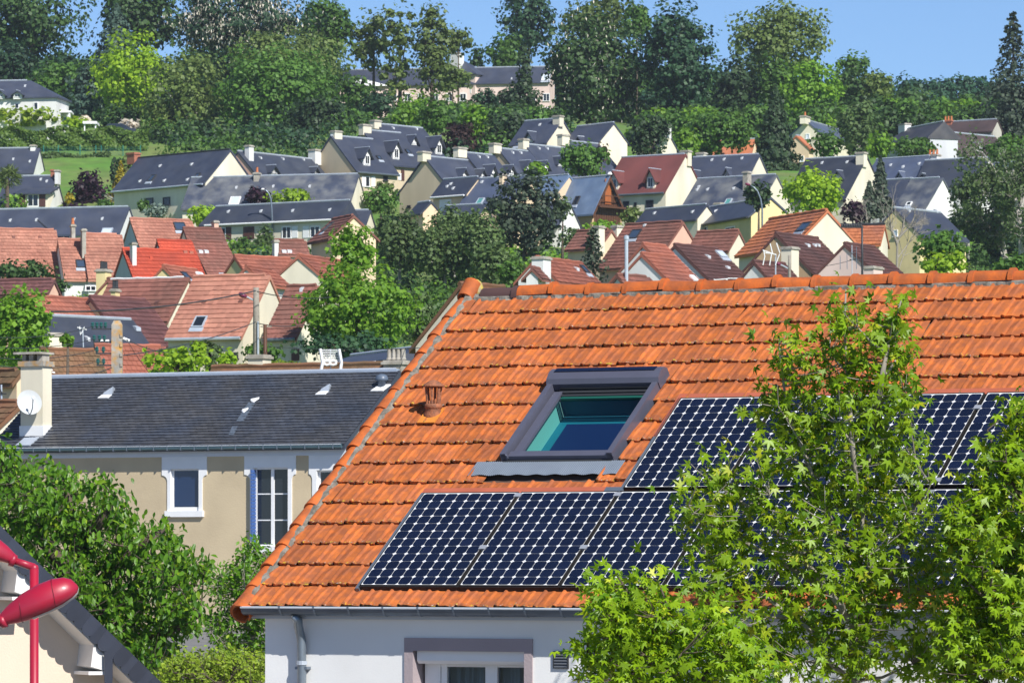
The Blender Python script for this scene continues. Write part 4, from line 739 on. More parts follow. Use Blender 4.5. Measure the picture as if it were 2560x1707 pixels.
n_ = 2600; D = np.where(rng.random(n_) < .55, rng.uniform(575, 1090, n_), rng.uniform(1080, 1290, n_)); X = rng.uniform(-60, 2620, n_); k_ = ~((X > 60) & (X < 420) & (D > 1000) & (D < 1260)) & ((D < 1085) | ((X > 420) & (X < 1500) & (D < 1180) & (rng.random(n_) < .3))) & ~((X > 1560) & (D > 1060)); D, X = D[k_], X[k_]; rr = rng.uniform(.6, 1.6, len(D))*np.where(D > 1085, 1.7, 1); D = D*DS
C = np.array([((x-1280)/F*d, d, ground(d, (x-1280)/F*d)+r*.35) for x, d, r in zip(X, D, rr)]); lab = np.where(D > 1085*DS, rng.choice(5, len(D), p=[.12,.0,.38,.05,.45]), rng.choice(5, len(D), p=[.3,.12,.3,.13,.15]))
for i, k in enumerate(['mid','bright','dark','birch','deep']): scatter('garden_greenery', C[lab == i], rr[lab == i], k, (7.5/F*D)[lab == i], 150)
# ------------------------------------------------------------------ the orange-tiled house in front
TH, AA = R(27.5), R(35); SA, CA = math.sin(AA), math.cos(AA)
A_ = P(899.3, 1461.8, 43.7)
house = empty('house', (A_.x, A_.y, 0), -TH, 'near white house with an orange tiled roof carrying solar panels', 'house')
HM = Matrix.Translation((A_.x, A_.y, 0)) @ Matrix.Rotation(-TH, 4, 'Z'); HI = HM.inverted(); zA = A_.z
def rp(u, v, n=0.0): return Vector((u, v*CA-(n-.09)*SA, zA+v*SA+(n-.09)*CA))
def hray(q, n, p0):
    o = HI @ Vector((0, 0, H)); d = HI.to_3x3() @ Vector(((q[0]-1280)/F, 1, (HZ-q[1])/F)); n = Vector(n); return o+d*((Vector(p0)-o).dot(n)/d.dot(n))
def uv(px, py, n=0.0):
    p = hray((px, py), (0, -SA, CA), rp(0, 0, n)); w = p-rp(0, 0, n); return w.x, w.y*CA+w.z*SA
v0 = uv(660, 1512, .05)[1]; v15 = uv(1300, 778, .05)[1]; G = (v15-v0)/15; TW = .2045
ul = (uv(620, 1503, .05)[0]+uv(1178, 738, .05)[0])/2; UR = 8.6; vt = uv(1400, 742, .03)[1]
print('verge', uv(620,1503,.05)[0], uv(1178,738,.05)[0], 'v0', v0, 'gauge', G, 'vt', vt)
sk4 = [uv(*C7(*q), .1) for q in ((95,1190), (1440,1190), (2060,150), (715,150))]; print('skylight', sk4)
su0 = (sk4[0][0]+sk4[3][0])/2; su1 = (sk4[1][0]+sk4[2][0])/2; sv0 = (sk4[0][1]+sk4[1][1])/2; sv1 = (sk4[2][1]+sk4[3][1])/2
tile_m = mat('orange_clay', (.53,.145,.033), 0.75, 0.10, 3.0, (.34,.105,.042), .62, 9.0, bump=.25, bs=45, objrand=.21, spec=.25)
def lichen(m, z0, z1):                     # yellow and grey lichen and soot along the lower lip of each tile, plus painted joint shade, all in the tile's own coordinates
    nt = m.node_tree; N = nt.nodes; L = nt.links; b = N['Principled BSDF']; src = b.inputs['Base Color'].links[0].from_socket
    tc = N.new('ShaderNodeTexCoord'); sx = N.new('ShaderNodeSeparateXYZ'); L.new(tc.outputs['Object'], sx.inputs[0]); oi = N.new('ShaderNodeObjectInfo')
    def mth(op, a, c): 
        x = N.new('ShaderNodeMath'); x.operation = op
        for i, q in enumerate((a, c)):
            if hasattr(q, 'is_output'): L.new(q, x.inputs[i])
            else: x.inputs[i].default_value = q
        return x.outputs[0]
    def rng_(s, a, c): r = N.new('ShaderNodeMapRange'); r.inputs[1].default_value = a; r.inputs[2].default_value = c; L.new(s, r.inputs[0]); return r.outputs[0]
    lip = rng_(sx.outputs[1], .055, .0)
    va = N.new('ShaderNodeVectorMath'); va.operation = 'ADD'; cx = N.new('ShaderNodeCombineXYZ'); L.new(mth('MULTIPLY', oi.outputs['Random'], 37), cx.inputs[0]); L.new(mth('MULTIPLY', oi.outputs['Random'], 91), cx.inputs[2]); L.new(tc.outputs['Object'], va.inputs[0]); L.new(cx.outputs[0], va.inputs[1])
    prev = src
    joint_shade = N.new('ShaderNodeMix'); joint_shade.data_type = 'RGBA'; L.new(mth('MULTIPLY', rng_(sx.outputs[0], .0125, .007), .88), joint_shade.inputs[0]); L.new(prev, joint_shade.inputs[6]); joint_shade.inputs[7].default_value = (.07,.028,.014,1); prev = joint_shade.outputs[2]  # shadow line of the side joint, put into the colour of the left edge
    for sc_, lo, hi, col in ((26, .46, .60, (.10,.055,.03)), (30, .60, .65, (.60,.44,.03)), (44, .62, .67, (.50,.48,.42))):
        n = N.new('ShaderNodeTexNoise'); n.inputs['Scale'].default_value = sc_; n.inputs['Detail'].default_value = 5; L.new(va.outputs[0], n.inputs['Vector'])
        f = mth('MULTIPLY', rng_(n.outputs[0], lo, hi), lip); f = mth('MULTIPLY', f, .85)
        x = N.new('ShaderNodeMix'); x.data_type = 'RGBA'; L.new(f, x.inputs[0]); L.new(prev, x.inputs[6]); x.inputs[7].default_value = (*col, 1); prev = x.outputs[2]
    L.new(prev, b.inputs['Base Color'])
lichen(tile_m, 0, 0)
def tile_geo(w, l):
    xs = [0, .035, .13, .19, .50, .62, .82, 1.0]; top = [.042, .050, .048, .030, .031, .029, .028, .026]; lip = [.004, -.004, -.006, .004, .006, .000, -.007, -.006]
    vs_ = []; fs = []
    for j, (y, lift) in enumerate(((0, .016), (.5, .006), (1.0, -.012))):
        for i, x in enumerate(xs): vs_.append((x*w*.972, y*l*1.06+(lip[i] if j == 0 else 0), top[i]+lift+(.012 if (j == 1 and i == 4) else 0)))
    n = len(xs)
    for j in range(2):
        for i in range(n-1): fs.append((j*n+i, j*n+i+1, (j+1)*n+i+1, (j+1)*n+i))
    o = len(vs_); vs_ += [vs_[i] for i in range(n)]+[(vs_[i][0], vs_[i][1]+.006, vs_[i][2]-.034) for i in range(n)]
    fs += [(o+n+i, o+n+i+1, o+i+1, o+i) for i in range(n-1)]
    o = len(vs_); vs_ += [vs_[0], vs_[n], vs_[2*n], (0,0,0), (0,l*.5,0), (0,l,0)]; fs += [(o,o+1,o+4,o+3), (o+1,o+2,o+5,o+4)]
    return vs_, fs
tv, tf = tile_geo(TW, G); tb = MB().add(tv, tf); tile_me = tb.mesh('tile', tile_m)
RM = Matrix((( 1,0,0), (0,CA,-SA), (0,SA,CA))).to_4x4()
NP = 8; PW, PH, PP = 1.040, 1.559, 1.07; VU = PH+.06
def inside_panels(u, v): return (0.06 < u and -.02 < v < PH+.02) or (2*PP+.06 < u and v < VU+PH+.02 and v > 1)
slots = []
deck = MB()
for kx in range(17):
    v = v0+kx*G
    if v > vt-.02: break
    u = ul+.02-(TW*.5 if kx % 2 else 0)
    while u < UR:
        uc, vc = u+TW/2, v+G*.5
        sky = su0-.02 < uc < su1+.02 and sv0-.10 < v+G*.75 and v+.12 < sv1
        if not sky and not (inside_panels(uc-.08, vc) and inside_panels(uc-.08, v+.02) and inside_panels(uc-.08, v+G-.04)):
            q = HM @ rp(uc, vc); px = 1280+q.x/q.y*F; slots.append((0 if px < 1900 else (1 if px < 2600 else 2), -vc*0+px*1e-4, u, v, kx))
        u += TW
slots.sort()
stuff = MB()
for i, (_, _, u, v, kx) in enumerate(slots):
    lf = random.gauss(0, .0025); M4 = Matrix.Translation(rp(u+random.gauss(0,.003), v+random.gauss(0,.006), .004+lf)) @ RM @ Matrix.Rotation(random.gauss(0,.008 if random.random() > .06 else .035), 4, 'Z') @ Matrix.Rotation(random.gauss(0,.008), 4, 'Y')
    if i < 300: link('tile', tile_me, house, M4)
    else: stuff.add([M4 @ Vector(p) for p in tv], tf)
print('tiles', len(slots))
if stuff.v: tag(stuff.build('tiles', mat('orange_clay_mass', (.53,.145,.033), 0.75, 0.10, 2.5, (.34,.105,.042), .6, 7, bump=.25, bs=45, island=.13, spec=.25), house), kind='stuff')
# deck under the tiles (with the roof-window opening) and the rear slope
def rq(u0_, v0_, u1_, v1_, n): return [rp(u0_,v0_,n), rp(u1_,v0_,n), rp(u1_,v1_,n), rp(u0_,v1_,n)]
hu0, hu1, hv0, hv1 = su0+.06, su1-.06, sv0+.07, sv1-.10
for a in ((ul,v0+.03,hu0,vt+.1), (hu1,v0+.03,UR,vt+.1), (hu0,v0+.03,hu1,hv0), (hu0,hv1,hu1,vt+.1)): deck.prism(rq(*a, -.06), rp(0,0,.05)-rp(0,0,0))
vr = vt+.10; ridge = rp(0, vr, 0); yr, zr_ = ridge.y, ridge.z; ye = rp(0, v0, 0).y; ze_ = rp(0, v0, 0).z
deck.prism([(ul,yr,zr_), (UR,yr,zr_), (UR,2*yr-ye,ze_), (ul,2*yr-ye,ze_)], (0,0,-.12))
deck.build('roof', mat('roof_deck', (.10,.06,.045), .9, .1), house)
# mortar along the verge, verge cover tiles
mort = mat('lime_mortar', (.27,.25,.215), .95, .25, 9, (.14,.125,.10), .6, 14, bump=.6, bs=40)
mb = MB(); n = 90; pv = []
for i in range(n+1):
    v = v0-.02+(vt-v0+.02)*i/n; j = .012*math.sin(i*1.9)+random.uniform(-.012,.012); pv.append([rp(ul-.05,v,.02), rp(ul-.035,v,.066+j*.3), rp(ul+.008+j,v,.064+j*.3), rp(ul+.028+j,v,.02)])
for i in range(n):
    for j in range(3): mb.quad(pv[i][j], pv[i][j+1], pv[i+1][j+1], pv[i+1][j])
mb.build('verge_mortar', mort, house, smooth=True)
clay2 = mat('verge_clay', (.56,.135,.028), 0.7, 0.14, 3.0, (.36,.10,.035), .55, 7, bump=.25, bs=35, objrand=.12, spec=.25)
def half_tile(l, r0, r1, th=.016, a0=-15, a1=195, n=9, collar=0.0, cl=.05):
    mb = MB(); st = [(0, r0), (l, r1)] if not collar else [(0, r0), (l-cl, r1), (l-cl, r1+collar), (l, r1+collar)]
    ang = [R(a0+(a1-a0)*k/(n-1)) for k in range(n)]
    def ring(y, r): return [(r*math.cos(w), y, r*math.sin(w)) for w in ang]
    def band(p, q): mb.add(p+q, [(k, k+1, n+k+1, n+k) for k in range(n-1)])
    for (y0, q0), (y1, q1) in zip(st[:-1], st[1:]): band(ring(y0, q0), ring(y1, q1))
    band(ring(*st[-1]), ring(l, r1-th)); band(ring(l, r1-th), ring(0, r0-th)); band(ring(0, r0-th), ring(*st[0]))
    for k in (0, -1):
        a, b, c, d = ring(*st[0])[k], ring(*st[-1])[k], ring(l, r1-th)[k], ring(0, r0-th)[k]; mb.add([a, b, c, d], [(0,1,2,3)])
    return mb
vme = half_tile(G*1.12, .094, .080).mesh('verge_tile', clay2, True)
nv = int((vt-v0)/G)+1
for i in range(nv):
    v = v0-.06+i*(vt-v0+.0)/nv; M4 = Matrix.Translation(rp(ul-.075+random.gauss(0,.004), v, .0+random.gauss(0,.003))) @ RM @ Matrix.Rotation(R(-16), 4, 'Y') @ Matrix.Rotation(R(-1.5+random.gauss(0,.6)), 4, 'X'); link('verge_tile', vme, house, M4)
# bottom verge cap (open half-round hanging past the gutter) and the mortared top cap
M4 = Matrix.Translation(rp(ul-.045, v0-.075, -.005)) @ RM @ Matrix.Rotation(R(-30), 4, 'Y'); half_tile(.22, .104, .098, a0=-80, a1=250, n=14).build('verge_end_tile', clay2, house, True, M4)
tc_ = rp(ul-.06, vt+.02, .02); half_tile(.24, .088, .098, a0=-30, a1=210, n=12).build('ridge_end_tile', clay2, house, True, Matrix.Translation(tc_) @ RM @ Matrix.Rotation(R(8), 4, 'X'))
mcap = MB().lathe([(.084,0), (.09,.015), (.05,.03), (.0,.033)], (0,0,0), 14).build('mortar_cap', mat('lichened_mortar', (.34,.30,.22), .95, .2, 9, (.58,.42,.05), .5, 12, bump=.5, bs=40), house, True, Matrix.Translation(rp(ul-.0, vt+.21, .045)) @ Matrix.Rotation(R(75), 4, 'Y') @ Matrix.Rotation(R(20), 4, 'X'))
# ridge: mortar bed and ridge tiles
mb = MB(); n = 150; pv = []
for i in range(n+1):
    u = ul+.06+(UR-ul-.06)*i/n; k = max(.25, 1-(u-ul)/3.2); j = random.uniform(-.015,.015)*(1+k); pv.append([rp(u,vt-.03-.03*k+j,.015), rp(u,vt-.005+j*.5,.055), rp(u,vt+.06,.06), rp(u,vt+.12,.02)])
for i in range(n):
    for j in range(3): mb.quad(pv[i][j], pv[i+1][j], pv[i+1][j+1], pv[i][j+1])
mb.build('ridge_mortar', mort, house)
rl = .435; rme = half_tile(rl, .098, .092, a0=-8, a1=188, n=9, collar=.022, cl=.05).mesh('ridge_tile', clay2, True); rdark = mat('dark_ridge_clay', (.075,.038,.035), .7, .12, 4)
rme_d = half_tile(rl, .092, .095, a0=-8, a1=188, n=9, collar=.02, cl=.06).mesh('ridge_tile', rdark, True); ax = rp(0, vt+.085, .0); u = ul+.13; i = 0
while u < UR:
    M4 = Matrix.Translation((u, ax.y+random.gauss(0,.004), ax.z+random.gauss(0,.004)+(.012 if i else 0))) @ Matrix.Rotation(R(-90), 4, 'Z') @ Matrix.Rotation(random.gauss(0,.012)+(.02 if i % 3 == 1 else 0), 4, 'X') @ Matrix.Rotation(random.gauss(0,.02), 4, 'Y')
    link('ridge_tile', rme_d if i == 0 else rme, house, M4); u += rl-.012; i += 1
# ------------------------------------------------------------------ solar panels
blackm = mat('black_rubber', (.012,.011,.012), .7, .2, 20); alu = mat('panel_aluminium', (.62,.64,.68), .35, .05, 8, metal=.6); back = mat('white_backsheet', (.78,.79,.80), .35, .02, 8)
cellm = mat('solar_cell', (.006,.010,.030), .22, .10, 4, objrand=.25, spec=.5, coat=.0)
cs = .1235; ch = .022; cp = []
for sx, sy in ((1,1), (-1,1), (-1,-1), (1,-1)):
    pts = [(sx*cs/2, sy*(cs/2-ch)), (sx*(cs/2-ch*.42), sy*(cs/2-ch*.42)), (sx*(cs/2-ch), sy*cs/2)]
    cp += pts if sx*sy > 0 else pts[::-1]
cell_me = MB().add([(x, y, 0) for x, y in cp], [tuple(range(12))]).mesh('cell', cellm)
fm = MB(); fw = .007
def pb(mb, u0_, v0_, n0, u1_, v1_, n1, mi=0): mb.hexa([(u0_,v0_,n0), (u1_,v0_,n0), (u1_,v1_,n0), (u0_,v1_,n0), (u0_,v0_,n1), (u1_,v0_,n1), (u1_,v1_,n1), (u0_,v1_,n1)], mi)
for a in ((0,0,.045,fw,PH,.092), (PW-fw,0,.045,PW,PH,.092), (fw,0,.045,PW-fw,fw,.092), (fw,PH-fw,.045,PW-fw,PH,.092)): pb(fm, *a)
frame_me = fm.mesh('frame', blackm); bm_ = MB(); pb(bm_, fw, fw, .05, PW-fw, PH-fw, .086); back_me = bm_.mesh('backsheet', back)
skirt_me = MB(); pb(skirt_me, -.012, -.012, .0, PW+.012, -.001, .080); skirt_me = skirt_me.mesh('skirt', blackm)
cl = MB(); pb(cl, -.035, -.03, .075, .035, .03, .099); clamp_me = cl.mesh('clamp', alu)
gb = MB(); pb(gb, PW+.001, 0, .01, PP-.001, PH, .012); gap_me = gb.mesh('gap_strip', blackm)
rb = MB(); pb(rb, -.045, -.03, .01, -.004, PH+.02, .075); rail_me = rb.mesh('edge_rail', M['zincd'])
ordn = ['first', 'second', 'third', 'fourth', 'fifth', 'sixth', 'seventh', 'eighth']
for row in range(2):
    for i in range(NP):
        if row and i < 2: continue
        M4 = HM @ Matrix.Translation(rp(i*PP, row*VU, 0)) @ RM; k = i-2*row
        wh = (('lower row', 'from the left end', '') if row == 0 else ('upper row', 'from the roof window', ''))
        lb = 'dark blue solar panel, %s in the %s counting %s' % (ordn[k], wh[0], wh[1])
        if row == 0 and i == 0: lb = 'dark blue solar panel at the lower left corner of the array, beside the tiles'
        if row == 1 and i == 2: lb = 'dark blue solar panel at the left end of the upper row, beside the roof window'
        e = bpy.data.objects.new('solar_panel', None); COL.objects.link(e); e.matrix_world = M4; tag(e, lb, 'solar panel', 'solar panels on the orange roof')
        link('frame', frame_me, e); link('backsheet', back_me, e)
        if row == 0: link('skirt', skirt_me, e)
        if i == 2*row: link('edge_rail', rail_me, e)
        link('gap_strip', gap_me, e)
        for vv in (.62, 1.50) if row == 0 else (.08, 1.30): link('clamp', clamp_me, e, Matrix.Translation((PW+.015, vv, 0)))
        if i < 7:
            for a in range(8):
                for b in range(12): link('cell', cell_me, e, Matrix.Translation((PW/2+(a-3.5)*.127, PH/2+(b-5.5)*.127, .0875+random.uniform(0,.0006))) @ Matrix.Rotation(random.gauss(0,.004), 4, 'X'))
        else:
            mb = MB()
            for a in range(8):
                for b in range(12): mb.add([(x+PW/2+(a-3.5)*.127, y+PH/2+(b-5.5)*.127, .088) for x, y in cp], [tuple(range(12))])
            tag(mb.build('cells', cellm, e), kind='stuff')
fl = mat('brick_red_flashing', (.40,.105,.055), .6, .1, 4)
mb = MB()
for (a, b, v_) in ((-.05,2*PP-.09,PH+.012), (2*PP-.05,UR,VU+PH+.012)): mb.prism(rq(a, v_, b, v_+.10, .035), rp(0,0,.03)-rp(0,0,0))
mb.prism(rq(2*PP-.055, VU+.9, 2*PP-.008, VU+PH+.10, .03), rp(0,0,.045)-rp(0,0,0)); mb.build('panel_flashing', fl, house)
MB().prism(rq(2*PP-.20, PH+.015, 2*PP-.03, PH+.09, .066), rp(0,0,.012)-rp(0,0,0)).build('corner_flashing', M['zincd'], house)
# ------------------------------------------------------------------ roof window
rw = bpy.data.objects.new('roof_window', None); COL.objects.link(rw); rw.parent = house
cl_ = mat('grey_window_cladding', (.105,.108,.15), .34, .05, 6, metal=.2)
def rbx(mb, u0_, v0_, n0, u1_, v1_, n1): mb.hexa([rp(u0_,v0_,n0), rp(u1_,v0_,n0), rp(u1_,v1_,n0), rp(u0_,v1_,n0), rp(u0_,v0_,n1), rp(u1_,v0_,n1), rp(u1_,v1_,n1), rp(u0_,v1_,n1)])
mb = MB(); rbx(mb, su0,sv0+.02,0, su0+.06,sv1-.2,.135); rbx(mb, su1-.06,sv0+.02,0, su1,sv1-.2,.135)
for u_ in (su0, su1-.075): mb.tube([rp(u_+.0375,sv0+.03,.09), rp(u_+.0375,sv0+.02,.09)], [.048,.04], 8)
mb.build('side_rail', cl_, rw)
mb = MB(); rbx(mb, su0+.075,sv0+.03,.05, su1-.075,sv0+.12,.10); mb.build('bottom_bar', cl_, rw)
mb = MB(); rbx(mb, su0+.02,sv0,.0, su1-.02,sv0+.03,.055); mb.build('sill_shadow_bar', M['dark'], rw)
# rounded shutter housing
mb = MB(); prof = [(sv1-.24,.05), (sv1-.25,.13), (sv1-.22,.175), (sv1-.13,.20), (sv1-.05,.185), (sv1,.14), (sv1+.01,.03)]
mb.prism([rp(su0-.01,v,n) for v, n in prof], (su1-su0+.02,0,0)); mb.build('shutter_housing', cl_, rw)
mb = MB(); mb.prism([rp(su0+.05,sv1-.135,.203), rp(su0+.05,sv1-.06,.192), rp(su1-.06,sv1-.06,.192), rp(su1-.06,sv1-.135,.203)], (rp(0,0,.006)-rp(0,0,0))); mb.build('solar_strip', glassmat('dark_cell_strip', (.004,.008,.03), .1), rw)
# inner sash
mb = MB(); g0, g1, h0, h1 = su0+.085, su1-.085, sv0+.13, sv1-.36
rbx(mb, g0,h0-.005,.03, g0+.09,h1+.06,.075); rbx(mb, g1-.02,h0,.03, g1,h1+.06,.075); mb.build('sash', cl_, rw)
mb = MB()
for i, (v, n) in enumerate(((h1+.10,.085), (h1+.045,.07), (h1+.0,.06))): rbx(mb, g0+.05,v,n-.03, g1,v+.035,n)
mb.build('sash_top_rail', M['dark'], rw)
mb = MB(); rbx(mb, g0+.11,h1-.055,.035, g1-.02,h1-.03,.065); rbx(mb, g0+.11,h1-.025,.03, g1-.02,h1-.005,.055); mb.build('green_rail', mat('green_rail_paint', (.01,.09,.065), .4, .05), rw)
gl = bpy.data.materials.new('tinted_glass'); gl.use_nodes = True; nt = gl.node_tree; N = nt.nodes; L = nt.links; N.remove(N['Principled BSDF'])
tr = N.new('ShaderNodeBsdfTransparent'); tr.inputs[0].default_value = (.52,.86,.84,1); gs = N.new('ShaderNodeBsdfGlossy'); gs.inputs['Roughness'].default_value = .02; fr = N.new('ShaderNodeFresnel'); fr.inputs[0].default_value = 1.4; ms = N.new('ShaderNodeMixShader')
L.new(fr.outputs[0], ms.inputs[0]); L.new(tr.outputs[0], ms.inputs[1]); L.new(gs.outputs[0], ms.inputs[2]); L.new(ms.outputs[0], N['Material Output'].inputs[0])
mb = MB(); mb.quad(rp(g0+.08,h0,.045), rp(g1-.01,h0,.045), rp(g1-.01,h1,.045), rp(g0+.08,h1,.045)); mb.build('glass', gl, rw)
rev = mat('pale_aqua_reveal', (.36,.52,.50), .7, .04); teal = mat('teal_ceiling_panel', (.02,.17,.26), .6, .06, 3, bump=.1); navy = mat('navy_blind', (.008,.014,.10), .7, .05)
a, b, c, d = g0+.04, g1+.02, h0-.05, h1+.05; D0, D1 = .028, -.20
mb = MB(); mb.prism([rp(a,c,D0), rp(a,d,D0), rp(a,d,D1), rp(a,c,D1)], (-.02,0,0)); mb.prism([rp(b,c,D0), rp(b,d,D0), rp(b,d,D1), rp(b,c,D1)], (.02,0,0)); mb.build('reveal', rev, rw)
mb = MB(); mb.prism(rq(a, c, b, d, D1), rp(0,0,-.02)-rp(0,0,0)); mb.quad(rp(a,d,D0), rp(b,d,D0), rp(b,d,D1), rp(a,d,D1)); mb.quad(rp(a,c,D0), rp(b,c,D0), rp(b,c,D1), rp(a,c,D1)); mb.build('inner_lining', teal, rw)
mb = MB(); mb.prism(rq(a+.13, c+.0, b-.02, c+(d-c)*.80, D1+.03), rp(0,0,.01)-rp(0,0,0)); mb.build('blind', navy, rw)
mb = MB(); nn = 150; U0, U1 = su0-.27, su1+.13
for i in range(nn):
    x0, x1 = U0+(U1-U0)*i/nn, U0+(U1-U0)*(i+1)/nn; w = lambda x: .005*math.sin(x/TW*2*math.pi); z = .070+(.004 if i % 2 else 0); z2 = .070+(0 if i % 2 else .004)
    mb.quad(rp(x0,sv0-.235+w(x0),z-.014+w(x0)*.6), rp(x1,sv0-.235+w(x1),z2-.014+w(x1)*.6), rp(x1,sv0+.01,z2-.02), rp(x0,sv0+.01,z-.02))
mb.build('apron_flashing', mat('light_lead', (.20,.235,.285), .45, .06, 4, metal=.2), rw)
# terracotta ventilation lantern
q = uv(1083, 1033, .05); p = HM @ rp(q[0], q[1], .04)
vn = empty('roof_lantern', p, 0, 'terracotta ventilation lantern with a conical cap on the orange tiles', 'roof vent'); tm = mat('old_terracotta', (.36,.125,.055), .85, .2, 14, (.20,.085,.05), .5, 18, bump=.4, bs=60)
MB().lathe([(.095,-.10), (.10,.0), (.075,.05), (.082,.055), (.09,.07), (.09,.10), (.065,.105)], n=14).build('base', tm, vn, True)
MB().lathe([(.055,.27), (.112,.275), (.112,.285), (.06,.325), (.012,.345), (.0,.346)], n=16).build('cap', tm, vn, True)
for i in range(6):
    w = i*math.pi/3+.3; MB().tube([(.062*math.cos(w), .062*math.sin(w), .10), (.070*math.cos(w), .070*math.sin(w), .19), (.078*math.cos(w), .078*math.sin(w), .278)], [.016,.014,.016], 6).build('strut', tm, vn)
MB().prism([rp(q[0]-.10,q[1]-.19,.055), rp(q[0]+.10,q[1]-.19,.055), rp(q[0]+.10,q[1]+.08,.05), rp(q[0]-.10,q[1]+.08,.05)], rp(0,0,.012)-rp(0,0,0)).build('base_tile', mat('yellow_orange_clay', (.62,.22,.03), .7, .12, 8), house)
# ------------------------------------------------------------------ walls, gutter and window of the near house
eave = rp(0, v0, .0); yE, zE = eave.y, eave.z; yW = yE+.145
def wp(px, py): return hray((px, py), (0,1,0), (0,yW,0))
xc = wp(663, 1620).x; zs = hray((900,1547), (0,1,0), (0,yW-.06,0)).z
wo = [wp(*B5(1038,512)), wp(*B5(1806,900))]; wi = [wp(*B5(1090,590)), wp(*B5(1757,900))]
def wall_holes(mb, x0, x1, z0, z1, ya, yb, holes):
    xs = sorted(set([x0, x1]+[h[i] for h in holes for i in (0, 1)]))
    for a, b in zip(xs[:-1], xs[1:]):
        hs = sorted([h for h in holes if h[0] <= a+1e-6 and h[1] >= b-1e-6], key=lambda h: h[2]); z = z0
        for h in hs:
            if h[2] > z+1e-4: mb.box(a, ya, z, b, yb, h[2])
            z = h[3]
        if z1 > z+1e-4: mb.box(a, ya, z, b, yb, z1)
    return mb
wm = mat('white_render', (.84,.84,.83), .92, .03, 1.2, (.74,.735,.72), .35, .7, bump=.08, bs=60)
wz0 = wo[1].z-1.6
mb = wall_holes(MB(), xc, UR-.2, 0, zs-.0, yW, yW+.3, [(wo[0].x, wo[1].x, wz0, wo[0].z)])
yB = 2*yr-yW; mb.box(xc, yW+.3, 0, xc+.3, yB-.3, zs); mb.box(UR-.5, yW+.3, 0, UR-.2, yB-.3, zs); mb.box(xc, yB-.3, 0, UR-.2, yB, zs)
for X in (xc, UR-.5): mb.prism([(X,yW+.01,zs+.002), (X,yB-.01,zs+.002), (X,yr,zr_-.2)], (.3,0,0))
mb.build('wall', wm, house)
fas = mat('pale_grey_fascia', (.55,.58,.64), .6, .04, 4); MB().box(ul-.02, yE+.05, zs+.002, UR, yW+.06, zs+.09).build('fascia', fas, house)
zg = zE+.02; gm = MB(); n = 10; rg = .075; gy = yE-.03; sect = [(gy+rg*math.cos(R(180+180*k/n)), zg+rg*math.sin(R(180+180*k/n))) for k in range(n+1)]; inner = [(gy+(rg-.004)*math.cos(R(360-180*k/n)), zg+(rg-.004)*math.sin(R(360-180*k/n))) for k in range(n+1)]
gm.prism([(ul-.02, y, z) for y, z in sect+inner], (UR-ul, 0, 0)); gut = gm.build('gutter', mat('gutter_zinc', (.13,.16,.20), .32, .15, 3, metal=.7), house)
MB().tube([(ul-.02,gy-rg,zg), (UR,gy-rg,zg)], .011, 6).build('gutter_bead', mat('bright_zinc', (.75,.80,.85), .3, .03, metal=.4), gut)
br_me = MB(); sc2 = [(gy+(rg+.004)*math.cos(R(180+180*k/n)), zg+(rg+.004)*math.sin(R(180+180*k/n))) for k in range(n+1)]; sc3 = [(gy+(rg+.0005)*math.cos(R(360-180*k/n)), zg+(rg+.0005)*math.sin(R(360-180*k/n))) for k in range(n+1)]
br_me.prism([(0, y, z) for y, z in sc2+sc3], (.018,0,0)); br_me.box(.002, gy-rg-.014, zg-.006, .020, gy-rg-.004, zg+.014); br_me = br_me.mesh('gutter_bracket', M['zincd']); x = uv(*C5(770,745))[0]
while x < UR: link('gutter_bracket', br_me, house, Matrix.Translation((x,0,0))); x += .375
gz = mat('galvanised_pipe', (.22,.26,.30), .4, .15, 5, metal=.6); dp = [wp(*C5(1022,y)) for y in (1220, 1560)]; et = hray(C5(880,850), (0,1,0), (0,gy,0)); X = dp[0].x; yp = yW-.06
pipe = MB().tube([(et.x,gy,zg-rg-.0), (et.x,gy+.0,et.z-.02), (et.x+.02,gy+.03,et.z-.07), ((et.x+X)/2,(gy+yp)/2,(et.z+dp[0].z)/2), (X-.01,yp-.01,dp[0].z+.05), (X,yp,dp[0].z-.03), (X,yp,0)], .043, 12).build('downpipe', gz, house, True)
MB().lathe([(.047,-.02), (.052,-.018), (.052,.018), (.047,.02)], (X,yp,dp[1].z+.01), 12).build('pipe_collar', M['zinc'], pipe); MB().box(X-.065,yp-.02,dp[1].z-.05, X+.065,yW+.01,dp[1].z-.025).build('pipe_clip', M['zincd'], pipe)
# window: grey-mauve surround, roller box, frame, curtains
sm = mat('mauve_surround', (.36,.30,.315), .9, .05, 3, bump=.2, bs=50); ya, yb_ = yW-.018, yW+.30
mb = MB().box(wo[0].x, ya, wi[0].z, wo[1].x, yb_, wo[0].z).box(wo[0].x, ya, wz0, wi[0].x, yb_, wi[0].z).box(wi[1].x, ya, wz0, wo[1].x, yb_, wi[0].z); sw = mb.build('window_surround', sm, house)
wf = empty('window', (0,0,0)); wf.parent = house; bz = hray(B5(1300,668), (0,1,0), (0,yW+.08,0)).z
MB().prism([(wi[0].x+.02,yW+.03,wi[0].z), (wi[0].x+.02,yW+.03,bz+.03), (wi[0].x+.02,yW+.06,bz), (wi[0].x+.02,yb_,bz), (wi[0].x+.02,yb_,wi[0].z)], (wi[1].x-wi[0].x-.03,0,0)).build('shutter_box', M['wpaint'], wf)
x0, x1 = wi[0].x+.03, wi[1].x-.02; yf0, yf1 = yW+.17, yW+.23; mb = MB()
xm0, xm1 = hray(B5(1520,700),(0,1,0),(0,yf0,0)).x, hray(B5(1592,700),(0,1,0),(0,yf0,0)).x; xg0 = hray(B5(1290,700),(0,1,0),(0,yf0,0)).x
for a, b in ((x0, xg0-.07), (xg0-.06, xg0), (xm0, xm1), (x1-.03, x1)): mb.box(a, yf0, wz0, b, yf1, bz-.002)
